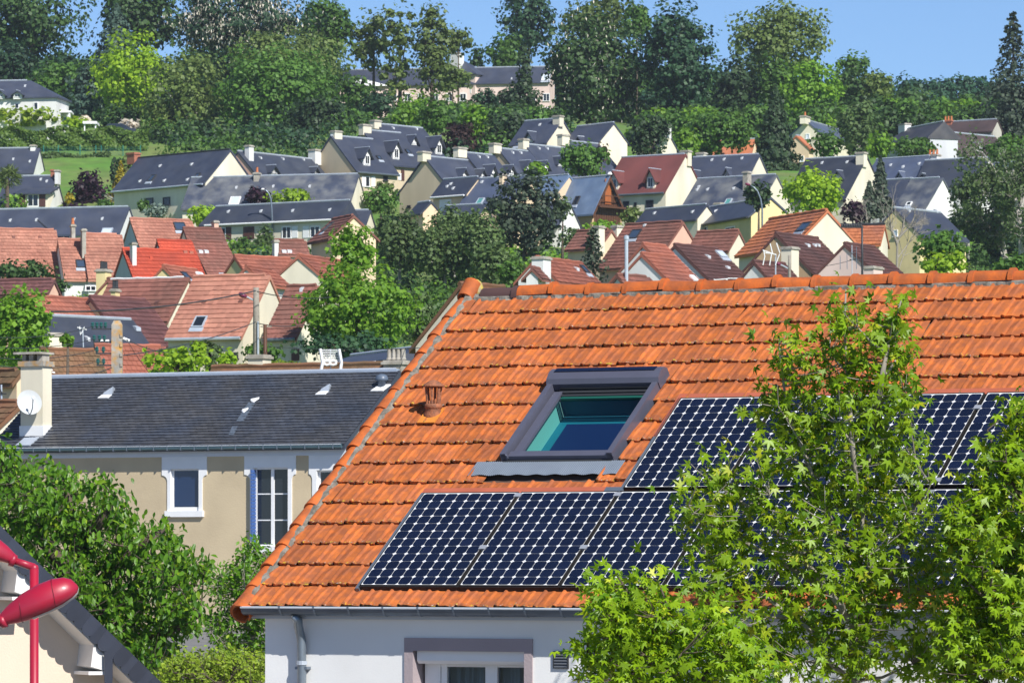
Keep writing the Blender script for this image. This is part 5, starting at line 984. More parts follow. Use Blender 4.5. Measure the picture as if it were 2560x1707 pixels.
mb.box(x0, yf0+.004, bz-.03, x1, yf1-.004, bz-.003); mb.build('frame', M['wpaint'], wf)
mb = MB(); mb.quad((x0,yf0+.03,wz0), (x1,yf0+.03,wz0), (x1,yf0+.03,bz), (x0,yf0+.03,bz)); g2 = gl.copy(); g2.name = 'clear_glass'; g2.node_tree.nodes['Transparent BSDF'].inputs[0].default_value = (.75,.82,.86,1); mb.build('pane', g2, wf)
mb = MB(); nn = 60
for i in range(nn):
    a, b = x0+(x1-x0)*i/nn, x0+(x1-x0)*(i+1)/nn; f_ = lambda x: yf1+.08+.03*math.sin(x*52)+.015*math.sin(x*131); mb.quad((a,f_(a),wz0), (b,f_(b),wz0), (b,f_(b),bz+.1), (a,f_(a),bz+.1))
mb.build('curtain', mat('sheer_curtain', (.20,.25,.28), .9, .08, 6), wf, True)
MB().box(xc+.3, yf1+.4, wz0-.2, UR-.5, yf1+.45, zs-.02).build('inner_partition', M['dark'], house)
# louvred wall vent
a, b = wp(*B5(1930,592)), wp(*B5(2022,697)); vg = MB(); vg.box(a.x,yW-.02,b.z, a.x+.012,yW+.01,a.z).box(b.x-.012,yW-.02,b.z, b.x,yW+.01,a.z).box(a.x+.012,yW-.02,a.z-.012, b.x-.012,yW+.01,a.z).box(a.x+.012,yW-.02,b.z, b.x-.012,yW+.01,b.z+.012)
vg = vg.build('wall_vent', M['dark'], house); hs = (a.z-b.z-.024)/5
for i in range(5):
    z = b.z+.012+i*hs; MB().hexa([(a.x+.012,yW-.022,z), (b.x-.012,yW-.022,z), (b.x-.012,yW-.014,z), (a.x+.012,yW-.014,z), (a.x+.012,yW-.008,z+hs*.85), (b.x-.012,yW-.008,z+hs*.85), (b.x-.012,yW-.002,z+hs*.85), (a.x+.012,yW-.002,z+hs*.85)]).build('slat', mat('slat_grey', (.10,.11,.13), .4, .05) if i == 0 else bpy.data.materials['slat_grey'], vg)
MB().box(a.x+.012,yW-.004,b.z+.012, b.x-.012,yW+.0,a.z-.012).build('vent_back', blackm, vg)
# ------------------------------------------------------------------ tan house with the slate roof
dN = 153/DS
tn = House('tan rendered house with a dark slate roof and white window surrounds, behind the orange roof', B3, (405,150), (3080,126), -385, 568, dN, 'slated', 'tan', [], pitch=33, over=.55, tiles=False, name='house', group='houses on the hillside')
slm = mat('near_slate', (.056,.064,.084), .42, .12, .5, (.070,.070,.075), .6, .8, island=.2, bump=.12, bs=12, spec=.55)
tn.tiles(tn.rf, slm, -.08, tn.L+.08, .24, .17, .006)
e = tn.e; yF = -tn.r+.30; tp = math.tan(tn.p)
def np_(px, py): return tn.hit((px, py), (0,1,0), (0,yF,0))
MB().box(-.1, -.11, tn.zr-.02, tn.L, .11, tn.zr+.06).build('ridge_flashing', mat('pale_zinc', (.42,.48,.58), .4, .06, 3, metal=.3), tn.rf)
zw = tn.ze-.10
def b3(x, y): return np_(*B3(x, y))
wins = []
for (o0,o1,n0,n1,c0,c1,yt,yb,ysl) in ((1255,1603,1297,1567,1322,1540,842,1165,1212), (1893,2292,1937,2260,1962,2230,838,1440,1490)):
    s = lambda x, y=900: b3(x, y).x
    wins.append(dict(ox0=s(o0), ox1=s(o1), nx0=s(n0), nx1=s(n1), cx0=s(c0), cx1=s(c1), zt=b3(1400,yt).z, zb=b3(1400,yb).z, zs=b3(1400,ysl).z, zsh=b3(1400,890).z, zn=b3(1400,935).z))
q0, q1 = np_(773,1100), np_(835,1100); w3 = dict(ox0=q0.x, ox1=q1.x+.35, nx0=q0.x+.12, nx1=q1.x+.25, cx0=q0.x+.28, cx1=q1.x+.12, zt=np_(800,1175).z, zb=np_(800,1250).z, zs=np_(800,1264).z, zsh=wins[0]['zsh'], zn=wins[0]['zn']); wins.append(w3)
mb = wall_holes(MB(), 0, tn.L, 0, zw, yF, yF+.249, [(w['nx0'], w['nx1'], w['zs'], w['zt']+.12) for w in wins]); mb.build('wall', mat('tan_render', (.60,.485,.315), .92, .05, .8, (.50,.40,.26), .4, .6, bump=.25, bs=18), e)
wsur = M['wpaint']
for w in wins:
    y0, y1 = yF-.03, yF+.22
    def jamb(sx):
        ox, nx, cx = (w['ox0'], w['nx0'], w['cx0']) if sx < 0 else (w['ox1'], w['nx1'], w['cx1']); pts = [(cx, w['zb']), (nx, w['zb'])]
        for k in range(6):
            t = R(90*k/5); pts.append((nx+(ox-nx)*(1-math.cos(t)), w['zn']+(w['zsh']-w['zn'])*math.sin(t)))
        pts += [(ox, w['zt']), (cx, w['zt'])]; return [(x, y0, z) for x, z in pts]
    sb = MB(); 
    for sx in (-1, 1): sb.prism(jamb(sx), (0, .028, 0))
    sb.box(w['nx0'], yF-.001, w['zb'], w['cx0'], y1, w['zt']).box(w['cx1'], yF-.001, w['zb'], w['nx1'], y1, w['zt'])
    sb.box(w['ox0'], y0, w['zt'], w['ox1'], yF-.002, zw-.22).box(w['nx0'], yF-.002, w['zt'], w['nx1'], y1, w['zt']+.12); sw = sb.build('window_surround', wsur, e)
    MB().box(w['nx0']-.06, yF-.10, w['zs'], w['nx1']+.06, y1, w['zb']).build('sill', wsur, e)
MB().box(0, yF-.028, zw-.22, tn.L, yF-.0, zw+.02).build('frieze', mat('pale_frieze', (.70,.73,.78), .8, .04, 2), e)
def casement(w, cols, rows, tilt=0):
    y = yF+.12; x0, x1, z0, z1 = w['cx0'], w['cx1'], w['zb'], w['zt']; fb = MB(); t = .055
    fb.box(x0,y,z0, x0+t,y+.06,z1).box(x1-t,y,z0, x1,y+.06,z1).box(x0+t,y,z1-t, x1-t,y+.06,z1).box(x0+t,y,z0, x1-t,y+.06,z0+t)
    for c in range(1, cols): X = x0+(x1-x0)*c/cols; fb.box(X-.055,y-.01,z0+t, X+.055,y+.055,z1-t)
    for r in range(1, rows):
        zz = z0+(z1-z0)*r/rows
        for c in range(cols): a = x0+t+(x1-x0-2*t)*c/cols; b = x0+t+(x1-x0-2*t)*(c+1)/cols; fb.box(a+.02,y+.012,zz-.018, b-.02,y+.05,zz+.018)
    f = fb.build('window', wsur, e); MB().box(x0+t,y+.03,z0+t, x1-t,y+.045,z1-t).build('pane', M['glass'], f); return f
f1 = casement(wins[0], 1, 1); MB().box(wins[0]['cx0'], yF+.03, wins[0]['zb'], wins[0]['cx1'], yF+.12, wins[0]['zb']+.12).build('lower_rail', wsur, f1)
bpy.data.materials.new('x')
MB().box(wins[0]['cx0']+.08, yF+.10, wins[0]['zb']+.14, wins[0]['cx1']-.03, yF+.118, wins[0]['zt']-.05).build('pane', glassmat('deep_blue_glass', (.012,.03,.09), .05), f1)
casement(wins[1], 2, 3); casement(w3, 1, 1)
sh = MB(); w = wins[1]; nsl = 22
for i in range(nsl): zz = w['zb']+.0+(w['zt']-w['zb']-.05)*i/nsl; sh.box(w['cx0']-.02, yF-.16, zz, w['cx0']+.03, yF+.10, zz+(w['zt']-w['zb'])/nsl*.82)
sh.box(w['cx0']-.035, yF-.02, w['zb'], w['cx0']-.022, yF+.10, w['zt']-.04).build('blue_shutter', mat('blue_shutter_paint', (.06,.13,.36), .5, .08, 4), e)
zg2 = tn.ze-.04; MB().tube([(-.3,-tn.r-.07,zg2), (tn.L,-tn.r-.07,zg2)], .075, 8).build('gutter', mat('green_zinc', (.10,.17,.20), .4, .12, 2, metal=.5), e)
MB().tube([(-.3,-tn.r-.145,zg2+.05), (tn.L,-tn.r-.145,zg2+.05)], .014, 5).build('gutter_bead', bpy.data.materials['bright_zinc'], e)
bkm = MB().box(-.012, -tn.r-.16, zg2-.085, .012, -tn.r-.0, zg2+.06).mesh('gutter_bracket', M['zincd']); x = .2
while x < tn.L: link('gutter_bracket', bkm, e, Matrix.Translation((x,0,0))); x += .5
# chimney on the near slope
c = tn.onroof(243, 598); yc = c.y
def cp_(x, y): return tn.hit(B3(x, y), (0,1,0), (0,yc,0))
a, b = cp_(160,100), cp_(330,100); k1 = lambda x, y: tn.hit(B1(x, y), (0,1,0), (0,yc,0)); dp_ = .55
ch_ = MB().box(a.x, yc, c.z-.3, b.x, yc+dp_, k1(200,1405).z).build('chimney', M['render_cream'], e)
MB().box(a.x-.04, yc-.02, c.z-.25, b.x+.04, yc+dp_+.3, cp_(200,508).z).build('chimney_flashing', M['wpaint'], ch_)
MB().box(a.x-.07, yc-.07, k1(200,1405).z, b.x+.07, yc+dp_+.07, k1(200,1356).z).build('chimney_cornice', M['lconc'], ch_)
zl, zh = k1(200,1356).z, k1(200,1292).z; lg = MB(); X0, X1 = a.x, b.x
for t0, t1 in ((.02,.18), (.33,.52), (.70,.94)): lg.box(X0+(X1-X0)*t0, yc+.06, zl, X0+(X1-X0)*t1, yc+dp_-.06, zh)
lg.build('chimney_leg', M['conc'], ch_); MB().box(k1(145,1280).x, yc-.15, zh, k1(400,1280).x, yc+dp_+.15, k1(200,1272).z).build('chimney_slab', M['conc'], ch_)
st = tn.onroof(200, 650); MB().prism([(st.x-.3, st.y-.15, st.z-.07), (st.x+.25, st.y-.15, st.z-.07), (st.x+.35, st.y+.25, st.z+.19), (st.x-.2, st.y+.25, st.z+.19)], (0,-.02,.035)).build('lead_flashing', M['zinc'], e)
def chat(x, y, x2, zm=B3, name='roof_vent'):     # triangular zinc vents
    p = tn.hit(zm(x, y), (0,-math.sin(tn.p),math.cos(tn.p)), (0,0,tn.zr)); s_ = x2*zm.k/tn.S
    MB().add([(p.x,p.y,p.z+.0), (p.x+s_,p.y,p.z+.0), (p.x+s_*.98,p.y+.1,p.z+s_*.62+.1), (p.x+s_*.75,p.y+s_*1.1,p.z+s_*1.1*tp+.0), (p.x+s_*.15,p.y+.05,p.z+.15)], [(0,4,2), (0,2,1)[::-1], (4,3,2), (1,2,3), (0,3,4)]).build(name, M['zinc'], e)
    MB().prism([(p.x-.05,p.y-.16,p.z-.16*tp+.05), (p.x+s_*.9,p.y-.16,p.z-.16*tp+.05), (p.x+s_,p.y,p.z+.05), (p.x+.02,p.y,p.z+.05)], (0,-.01,.025)).build('vent_apron', M['wpaint'], e)
chat(785, 285, 90); chat(1298, 1252, 85, B2)
for x, y, w_ in ((1940,325,70), (1872,405,52)):
    p = tn.onroof(x, y); s_ = w_*B3.k/tn.S; MB().prism([(p.x,p.y-.02,p.z+.05), (p.x+s_,p.y,p.z+.10), (p.x+s_*.5,p.y-.1,p.z-.02)], (0,.03,.06)).build('slate_hook_plate', M['wpaint'], e)
tn._st(1925, 335, 1830, 480, 60, 'zincd'); tn._st(1800, 520, 1770, 585, 45, 'zincd')
p = tn.hit(B2(1812,1200), (0,-math.sin(tn.p),math.cos(tn.p)), (0,0,tn.zr)); pv_ = MB().lathe([(.13,-.05), (.13,.2), (.2,.2), (.21,.26), (.17,.36), (.08,.41), (0,.42)], (p.x,p.y,p.z), 12).build('roof_cowl', mat('blue_grey_plastic', (.10,.13,.18), .4, .06), e, True)
MB().prism([(p.x-.25,p.y-.3,p.z-.3*tp+.05), (p.x+.2,p.y-.3,p.z-.3*tp+.05), (p.x+.3,p.y+.05,p.z+.06), (p.x-.1,p.y+.05,p.z+.06)], (0,-.01,.03)).build('vent_apron', M['wpaint'], pv_)
# satellite dish on that chimney
dw = tn.Mw @ Vector(tuple(cp_(235,338))); dsh = empty('satellite_dish', dw+Vector((0,-.45,0)), 0, 'round pale satellite dish on the cream chimney of the tan house', 'satellite dish'); rr = 100*B3.k/tn.S
dm_ = MB(); nr_ = 6; na = 28; vs_ = []; 
for i in range(nr_+1):
    for k in range(na): r_ = rr*i/nr_; w = 2*math.pi*k/na; vs_.append((r_*math.cos(w)*.95, -(r_/rr)**2*.10, r_*math.sin(w)))
dm_.add(vs_, [(i*na+k, i*na+(k+1) % na, (i+1)*na+(k+1) % na, (i+1)*na+k) for i in range(nr_) for k in range(na)])
RX = Matrix.Rotation(R(18), 4, 'Z') @ Matrix.Rotation(R(-20), 4, 'X'); dm_.build('reflector', mat('dish_white', (.50,.52,.52), .5, .03, 4), dsh, True, RX)
MB().tube([RX @ Vector((0,0,-rr)), RX @ Vector((.02,-.35,-rr*.75)), RX @ Vector((.02,-.55,-rr*.15))], .018, 6).build('feed_arm', M['zincd'], dsh); MB().lathe([(.035,-.05), (.05,0), (.035,.06)], RX @ Vector((.02,-.56,-rr*.1)), 8).build('feed_horn', M['wpaint'], dsh)
MB().tube([(0,.05,0), (0,.45,-.05)], .03, 6).build('wall_bracket', M['zincd'], dsh)
# low house at the left edge, beside the tan house
Hs('low brown tiled house with a cream wall at the left edge, beside the dish chimney', B3, (-420,105), (165,100), -70, 105, 172/DS, 'mossy', 'peach')
Hs('brown tiled lean-to roof below the cream wall at the left edge', B3, (-420,345), (165,340), -265, 310, 166/DS, 'mossy', 'cream', pitch=35)
# ------------------------------------------------------------------ white gabled house, bottom left corner
d = 46.5; PHI = R(27); G0 = P(*B4(0,110), d); we = empty('house', (G0.x, G0.y, 0), PHI, 'white gabled house in the bottom left corner with scalloped slates along its verge', 'house')
WM = Matrix.Translation((G0.x, G0.y, 0)) @ Matrix.Rotation(PHI, 4, 'Z'); WI = WM.inverted()
def wg(q, y): o = WI @ Vector((0,0,H)); dr = WI.to_3x3() @ Vector(((q[0]-1280)/F, 1, (HZ-q[1])/F)); return o+dr*((y-o.y)/dr.y)
yv = -.42; p0, p1 = wg(B4(0,110), yv), wg(B4(1290,1362), yv); sl = (p1-p0).normalized(); nn_ = Vector((-sl.z, 0, sl.x)); nn_ = nn_ if nn_.z > 0 else -nn_
ap = p0-sl*1.6; lo = p1+sl*1.2; X2 = 2*ap.x-lo.x
MB().prism([(X2,yv,lo.z), (ap.x,yv,ap.z), (lo.x,yv,lo.z), (lo.x-.12*0,yv,lo.z-.09), (ap.x,yv,ap.z-.10), (X2,yv,lo.z-.09)], (0,8,0)).build('roof', M['roof_slated'], we)
wallc = mat('warm_white_render', (.66,.545,.43), .92, .04, 1.0, bump=.2, bs=50)
dn = .14; MB().prism([(X2+.3,0,0), (lo.x-.3,0,0), (lo.x-.3,0,lo.z+.3*abs(sl.z/sl.x)-dn), (ap.x,0,ap.z-dn*1.3), (X2+.3,0,lo.z+.3*abs(sl.z/sl.x)-dn)], (0,7.2,0)).build('wall', wallc, we)
sof = mat('white_soffit', (.70,.69,.67), .7, .03, 3)
a, b = ap-nn_*.115, lo-nn_*.115
MB().prism([a+Vector((0,.03,0)), b+Vector((0,.03,0)), b+Vector((0,.45,0)), a+Vector((0,.45,0))], -nn_*.03).build('soffit', sof, we)
for (x0, y0, x1, y1) in ((150,480,222,640), (790,1105,868,1265)):
    q0, q1 = wg(B4(x0-70,y0+60), -.3), wg(B4(x1,y1), -.3); zt = q1.z+.34
    bk = MB().prism([(q0.x+.02,yv+.03,q1.z+.05), (q1.x,yv+.03,q1.z), (q1.x,yv+.03,zt), (q0.x+.06,yv+.03,zt)], (0,.41,0)).build('purlin_end', sof, we)
    MB().box(q0.x-.01, yv+.015, q1.z-.035, q1.x+.015, .0, q1.z-.001).build('purlin_cap', M['wpaint'], we)
vsl = MB(); pl = [(0,0), (.145,0)]
for k in range(9): t = R(-180*k/8); pl.append((.0725+.0725*math.cos(t), -.13+.0725*math.sin(t)))
pl = pl+[(0,-.0)]; vsl.prism([(x, 0, z) for x, z in pl[:-1]], (0,.008,0)); vs_me = vsl.mesh('verge_slate', mat('verge_slate_grey', (.028,.034,.052), .4, .1, 5, objrand=.2))
n = int((lo-ap).length/.115); ang = math.atan2(-sl.z, sl.x)
for i in range(n): link('verge_slate', vs_me, we, Matrix.Translation(ap+sl*(.115*i)+nn_*.055+Vector((0,-.012-.004*(i % 2),0))) @ Matrix.Rotation(ang, 4, 'Y'))
q = wg(B4(868,1095), yv); MB().prism([(q.x,yv-.03,q.z), (q.x+.09,yv-.03,q.z-.09)]+[(q.x+.045+.045*math.cos(R(-180*k/8)), yv-.03, q.z-.30+.045*math.sin(R(-180*k/8))) for k in range(9)], (0,.012,0)).build('purlin_slate', vs_me.materials[0], we)
# ------------------------------------------------------------------ red street lamps
red = mat('red_lamp_paint', (.40,.008,.034), .42, .09, 3, (.31,.012,.035), .5, 3, spec=.5, coat=.25)
mat('dark_seam', (.12,.005,.015), .6, .05)
def lamp_head(e, base, tip, W, Hh, lens=True):
    ax = tip-base; L = ax.length; x = ax.normalized(); y = x.cross(Vector((0,0,1))).normalized(); z = y.cross(x); prof = [(0,.18), (.06,.34), (.2,.62), (.38,.88), (.58,1.0), (.76,.94), (.89,.72), (.965,.42), (1.0,.05)]; n = 20; vs_ = []; fs = []
    for t, r_ in prof:
        for k in range(n):
            w = 2*math.pi*k/n; c_, s_ = math.cos(w), math.sin(w); vs_.append(base+x*(t*L)+y*(c_*W/2*r_)+z*((s_*Hh*.62 if s_ > 0 else s_*Hh*.38)*r_**.8))
    for i in range(len(prof)-1):
        for k in range(n): fs.append((i*n+k, i*n+(k+1) % n, (i+1)*n+(k+1) % n, (i+1)*n+k))
    fs += [tuple(range(n))[::-1]]
    off = Vector(e.location); MB().add([v-off for v in vs_], fs).build('lamp_housing', red, e, True)
    lv = []; lf = []
    for t, r_ in prof[3:]:
        for k in range(9): w = R(236+68*k/8); lv.append(base-off+x*(t*L+.004)+y*(math.cos(w)*W/2*r_*1.01)+z*(math.sin(w)*Hh*.40*r_**.8*1.03))
    m_ = len(prof)-3
    for i in range(m_-1):
        for k in range(8): lf.append((i*9+k, i*9+k+1, (i+1)*9+k+1, (i+1)*9+k))
    MB().add(lv, lf).build('lamp_lens', mat('pale_lens', (.55,.50,.48), .2, .03), e, True)
    lv = []; 
    for t, r_ in ((.30,.79), (.72,.965)):          # seams between the shell halves
        pts = [base-off+x*(t*L+.035*math.sin(2*math.pi*k/n))+y*(math.cos(2*math.pi*k/n)*W/2*r_*1.006)+z*((math.sin(2*math.pi*k/n)*Hh*(.62 if math.sin(2*math.pi*k/n) > 0 else .38))*r_**.8*1.006) for k in range(n+1)]
        MB().tube(pts, .0028, 4).build('seam', bpy.data.materials['dark_seam'], e)
    MB().tube([base-off+x*(.02*L), base-off+x*(.09*L)], [.058,.066], 14).build('collar', red, e, True)
d1 = 42.6; pt = P(*B4(287,405), d1); sl1 = empty('street_lamp', (pt.x, pt.y, ground(d1)), 0, 'red street lamp post whose arm bends left out of the frame', 'street lamp', 'red street lamps'); o_ = Vector(sl1.location)
MB().tube([(0,0,0), (0,0,1.0)], [.08,.08], 12).build('base', red, sl1, True); MB().tube([(0,0,1.0), (0,0,pt.z-o_.z)], [.0415,.0415], 16).build('post', red, sl1, True)
ae = P(*B4(105,335), d1); MB().tube([pt-o_+Vector((.0,0,.012)), ae-o_], [.036,.034], 14).build('arm', red, sl1, True); lamp_head(sl1, P(*B4(140,350), d1), P(*B4(-430,90), d1-.1), .28, .24)
MB().lathe([(.0,-.045), (.036,-.03), (.0425,0), (.036,.03), (.0,.045)], pt-o_, 12).build('elbow', red, sl1, True)
d2 = 41.6; bs_ = P(*B4(-15,865), d2); tip = P(*B4(655,555), d2); pb_ = P(*B4(-420,1060), d2); sl2 = empty('street_lamp', (pb_.x, pb_.y, ground(d2)), 0, 'red street lamp head pointing right at the left edge, in front of the post', 'street lamp', 'red street lamps'); o_ = Vector(sl2.location)
MB().tube([(0,0,0), (0,0,pb_.z-o_.z)], [.06,.0415], 14).build('post', red, sl2, True); MB().tube([pb_-o_, bs_-o_, bs_-o_+(tip-bs_)*.12], [.036,.034,.034], 14).build('arm', red, sl2, True); lamp_head(sl2, bs_, tip, .31, .275)
# ------------------------------------------------------------------ poles, lamps, masts, aerials, wires
def pole(name, label, Zm, pts, d, rs, m, cat, group=None, real=True):
    if not real: d *= DS
    ws = [P(*Zm(*p), d) for p in pts]; g = ground(d); e = empty(name, (ws[0].x, d, min(g, ws[0].z-.2)), 0, label, cat, group); o = Vector(e.location); ws = [w-o for w in ws]; ws[0] = Vector((ws[0].x, 0, 0)) if abs(pts[0][0]-pts[1][0]) < 60 else ws[0]
    MB().tube(ws, rs, 8).build('post', M[m], e, True); return e, o
e, o = pole('street_lamp', 'tall pale lamp post with a curved arm, in front of the white-shuttered slate house', A5, [(624,1150), (612,900), (604,810), (588,765), (565,738), (545,730)], 968, [.09,.07,.06,.055,.05,.045], 'zincd', 'street lamp', 'curved lamp posts', False)
MB().lathe([(.05,-.06), (.16,-.02), (.10,.08)], P(*A5(535,728), 968*DS)-o, 8).build('lamp_housing', M['wpaint'], e)
e, o = pole('street_lamp', 'tall curved lamp post with a maroon head, before the lichen-streaked slate roof', A7, [(1765,890), (1766,700), (1752,600), (1722,525), (1690,490), (1652,466)], 772, [.075,.06,.055,.05,.045,.04], 'zincd', 'street lamp', 'curved lamp posts', False)
hd = mat('maroon_lamp', (.16,.02,.06), .4, .05)
def small_head(e, o, Zm, p, q, d, r=.09): MB().tube([P(*Zm(*p), d)-o, (P(*Zm(*p), d)+P(*Zm(*q), d))/2-o, P(*Zm(*q), d)-o], [r*.5, r, r*.6], 8).build('lamp_housing', hd, e, True)
small_head(e, o, A7, (1652,466), (1604,454), 772*DS, .11)
d = 164; ct = P(*B1(1093,985), d); cpz = empty('utility_pole', (ct.x, d, ground(d)), 0, 'lichen-spotted concrete utility pole with glass insulators', 'utility pole'); h_ = ct.z-cpz.location.z; w_ = 100*B1.k*d/F
pb2 = MB(); pb2.hexa([(-w_*.62,-.16,0), (w_*.62,-.16,0), (w_*.62,.16,0), (-w_*.62,.16,0), (-w_*.49,-.13,h_-.12), (w_*.49,-.13,h_-.12), (w_*.49,.13,h_-.12), (-w_*.49,.13,h_-.12)]); pb2.hexa([(-w_*.49,-.13,h_-.12), (w_*.49,-.13,h_-.12), (w_*.49,.13,h_-.12), (-w_*.49,.13,h_-.12), (-w_*.3,-.1,h_+.03), (w_*.3,-.1,h_+.03), (w_*.3,.1,h_+.03), (-w_*.3,.1,h_+.03)])
for k in range(9): pb2.box(w_*.30,-.17,h_-.5-.35*k-.06, w_*.52,-.125,h_-.5-.35*k+.06)
pb2.build('post', M['lconc'], cpz); insg = glassmat('insulator_glass', (.02,.10,.09), .1); o = Vector(cpz.location)
for (y, xs) in ((1030,(865,905,945,985)), (1150,(880,930,975)), (1258,(905,965)), (1368,(915,968))):
    z = P(*B1(1000,y), d).z-o.z; x0 = (P(*B1(xs[0],y), d)-o).x; MB().box(x0-.05, -.05, z-.12, -w_*.45, .02, z-.07).build('cross_arm', M['dark'], cpz)
    for x in xs: MB().lathe([(.02,-.08), (.05,-.02), (.075,.02), (.05,.06), (.07,.10), (.03,.15)], ((P(*B1(x,y), d)-o).x, -.02, z), 8).build('insulator', insg, cpz)
MB().tube([P(*B1(1150,1140), d)-o, P(*B1(1210,1165), d)-o], .05, 6).build('strain_insulator', M['wpaint'], cpz)
d = 205; e, o = pole('utility_pole', 'weathered wooden pole carrying a maroon street lamp, in front of the salmon-tiled house', B2, [(790,965), (786,600), (785,388)], d, [.17,.15,.13], 'greybark', 'utility pole')
MB().tube([P(*B2(772,496), d)-o, P(*B2(705,462), d)-o], .035, 6).build('lamp_arm', M['zinc'], e); small_head(e, o, B2, (708,466), (645,438), d, .13); MB().tube([P(*B2(800,665), d-.2)-o, P(*B2(800,960), d-.2)-o], .04, 6).build('conduit', M['zinc'], e)
e, o = pole('utility_pole', 'short thin wooden post right of the wooden lamp pole', B2, [(866,960), (858,690)], 203, [.10,.09], 'wood', 'utility pole'); MB().box(-.25,-.05,P(*B2(858,712),203).z-o.z, .25,.05,P(*B2(858,702),203).z-o.z).build('cross_arm', M['greybark'], e)
e, o = pole('mast', 'thin dark mast with a comb of insulators, in front of the pink gable', A8, [(697,1405), (697,1200), (695,945)], 200, [.06,.05,.045], 'dark', 'mast')
z = P(*A8(600,956), 200).z-o.z; x0 = P(*A8(508,956), 200).x-o.x; MB().box(x0,-.03,z-.03, .05,.03,z+.03).build('cross_arm', M['dark'], e)
for k in range(9): MB().lathe([(.05,0), (.06,.05), (.03,.1)], (x0+.05+k*(-x0)/9,0,z+.02), 6).build('insulator', M['dark'], e)
MB().box(P(*A8(585,1250),200).x-o.x,-.03,P(*A8(585,1250),200).z-o.z, 0,.03,P(*A8(585,1240),200).z-o.z).build('bracket', M['dark'], e)
e, o = pole('street_lamp', 'maroon lamp head on a thin arm from a wooden post, beside the television aerial', A7, [(2025,1390), (2025,1250), (2024,1130)], 190, [.07,.065,.06], 'greybark', 'street lamp')
MB().tube([P(*A7(2022,1262),190)-o, P(*A7(1965,1232),190)-o, P(*A7(1935,1218),190)-o], .03, 6).build('lamp_arm', M['zinc'], e); small_head(e, o, A7, (1940,1220), (1900,1206), 190, .09)
def aerial(label, Zm, pole_pts, bars, d, m='wpaint', r=.02, boom=None):
    ws = [P(*Zm(*p), d) for p in pole_pts]; e = empty('aerial', ws[0], 0, label, 'aerial'); o = Vector(ws[0]); MB().tube([w-o for w in ws], r*1.3, 6).build('mast', M['zinc'], e)
    for p in bars: MB().tube([P(*Zm(*p[0]), d)-o+Vector((0,-.06,0)), P(*Zm(*p[1]), d)-o+Vector((0,(.3 if len(p) > 2 else -.06),0))], r, 5).build('element', M[m], e)
    return e
aerial('white television aerial with slanting elements above the orange ridge', A7, [(1893,1400), (1893,1120)], [((1770,1085),(1900,1130)), ((1780,1085),(1790,1150)), ((1790,1140),(1772,1225)), ((1840,1020),(1862,1110)), ((1900,1015),(1932,1112)), ((1855,1110),(1835,1228)), ((1930,1120),(1890,1225)), ((1795,1110),(1850,1115))], 186, r=.022)
aerial('white low aerial bars just above the orange ridge, centre right', A7, [(1330,1400), (1330,1360)], [((1305,1362),(1330,1366)), ((1330,1364),(1440,1356)), ((1440,1350),(1565,1352)), ((1420,1352),(1452,1392)), ((1545,1348),(1570,1385)), ((1315,1362),(1310,1390))], 184, r=.02)
aerial('small white aerial bar above the orange ridge, near the television aerial', A7, [(1893,1400), (1893,1352)], [((1840,1358),(1935,1356))], 183, r=.03)
aerial('thin dark forked aerials in front of the pale pink gable', A8, [(607,1400), (605,1115)], [((560,1190),(562,1330)), ((500,1210),(500,1335)), ((645,1130),(645,1330)), ((590,1180),(625,1185))], 195, 'zincd', .014)
aerial('thin pale aerial in front of the blue-black slate roof', B1, [(778,1225), (772,1045)], [((722,1040),(812,1062)), ((745,1030),(752,1110)), ((790,1035),(760,1100)), ((740,1050),(790,1045))], 178, 'wpaint', .018)
aerial('dark aerial over the cream wall at the left edge', B3, [(12,300), (10,190)], [((-20,258),(50,262)), ((-10,195),(5,240)), ((0,230),(22,262))], 160, 'dark', .025)
pa = aerial('white curved panel aerial with a fine grid on the near slate ridge', B2, [(1395,1100), (1390,890)], [((1308,888),(1325,1000)), ((1325,1000),(1310,1100)), ((1462,890),(1480,1000)), ((1480,1000),(1468,1100))]+[((1312,898+k*14),(1472,898+k*14)) for k in range(8)], 160, r=.014)
o = Vector(pa.location); 
for x in (1365, 1415): MB().tube([P(*B2(x+28*math.cos(t*.785),1002+18*math.sin(t*.785)), 160)-o+Vector((0,-.1,0)) for t in range(9)], .045, 6).build('driven_loop', M['wpaint'], pa)
for a_, b_ in (((1308,888),(1328,1000)), ((1328,1000),(1308,1100)), ((1462,890),(1482,1000)), ((1482,1000),(1468,1100))): MB().tube([P(*B2(*a_), 159.8)-o, P(*B2(*b_), 159.8)-o], .055, 6).build('side_arm', M['wpaint'], pa)
def wire(label, a, b, da, db, sag, r=.016):
    p, q = P(*a, da), P(*b, db); n = 14; pts = [p.lerp(q, i/n)+Vector((0,0,-sag*4*(i/n)*(1-i/n))) for i in range(n+1)]; e = MB().tube([w-p for w in pts], r, 4).build('power_line', M['dark']); e.location = p; tag(e, label, 'power line', 'overhead wires')
wire('thick cable from the wooden lamp pole across the salmon-tiled roof to the left', B2(780,415), B1(480,893), 204, 172, .25, .03)
wire('thin cable from the wooden lamp pole to the brown-tiled roof on the right', B2(790,420), B2(1400,468), 204, 208, .15, .022)
wire('lower cable from the wooden lamp pole across the salmon roof', B2(780,670), B1(1150,1300), 203.5, 165, .2, .02)
wire('cable from the wooden pole toward the big maple', B2(800,680), B2(1180,692), 203.5, 208, .1, .02)
wire('long low cable in front of the big maple and garden', B2(880,868), B2(2120,880), 203, 170, .1, .013)
for i, (y0, yl) in enumerate(((1030,1120), (1150,1210), (1258,1310), (1368,1380))): wire(['topmost wire from the concrete pole to the left edge', 'second wire down from the concrete pole to the left edge', 'third wire down from the concrete pole to the left edge', 'lowest wire from the concrete pole to the left edge'][i], B1(870,y0), B1(-80,yl+10), 163.8, 150, .15, .013)
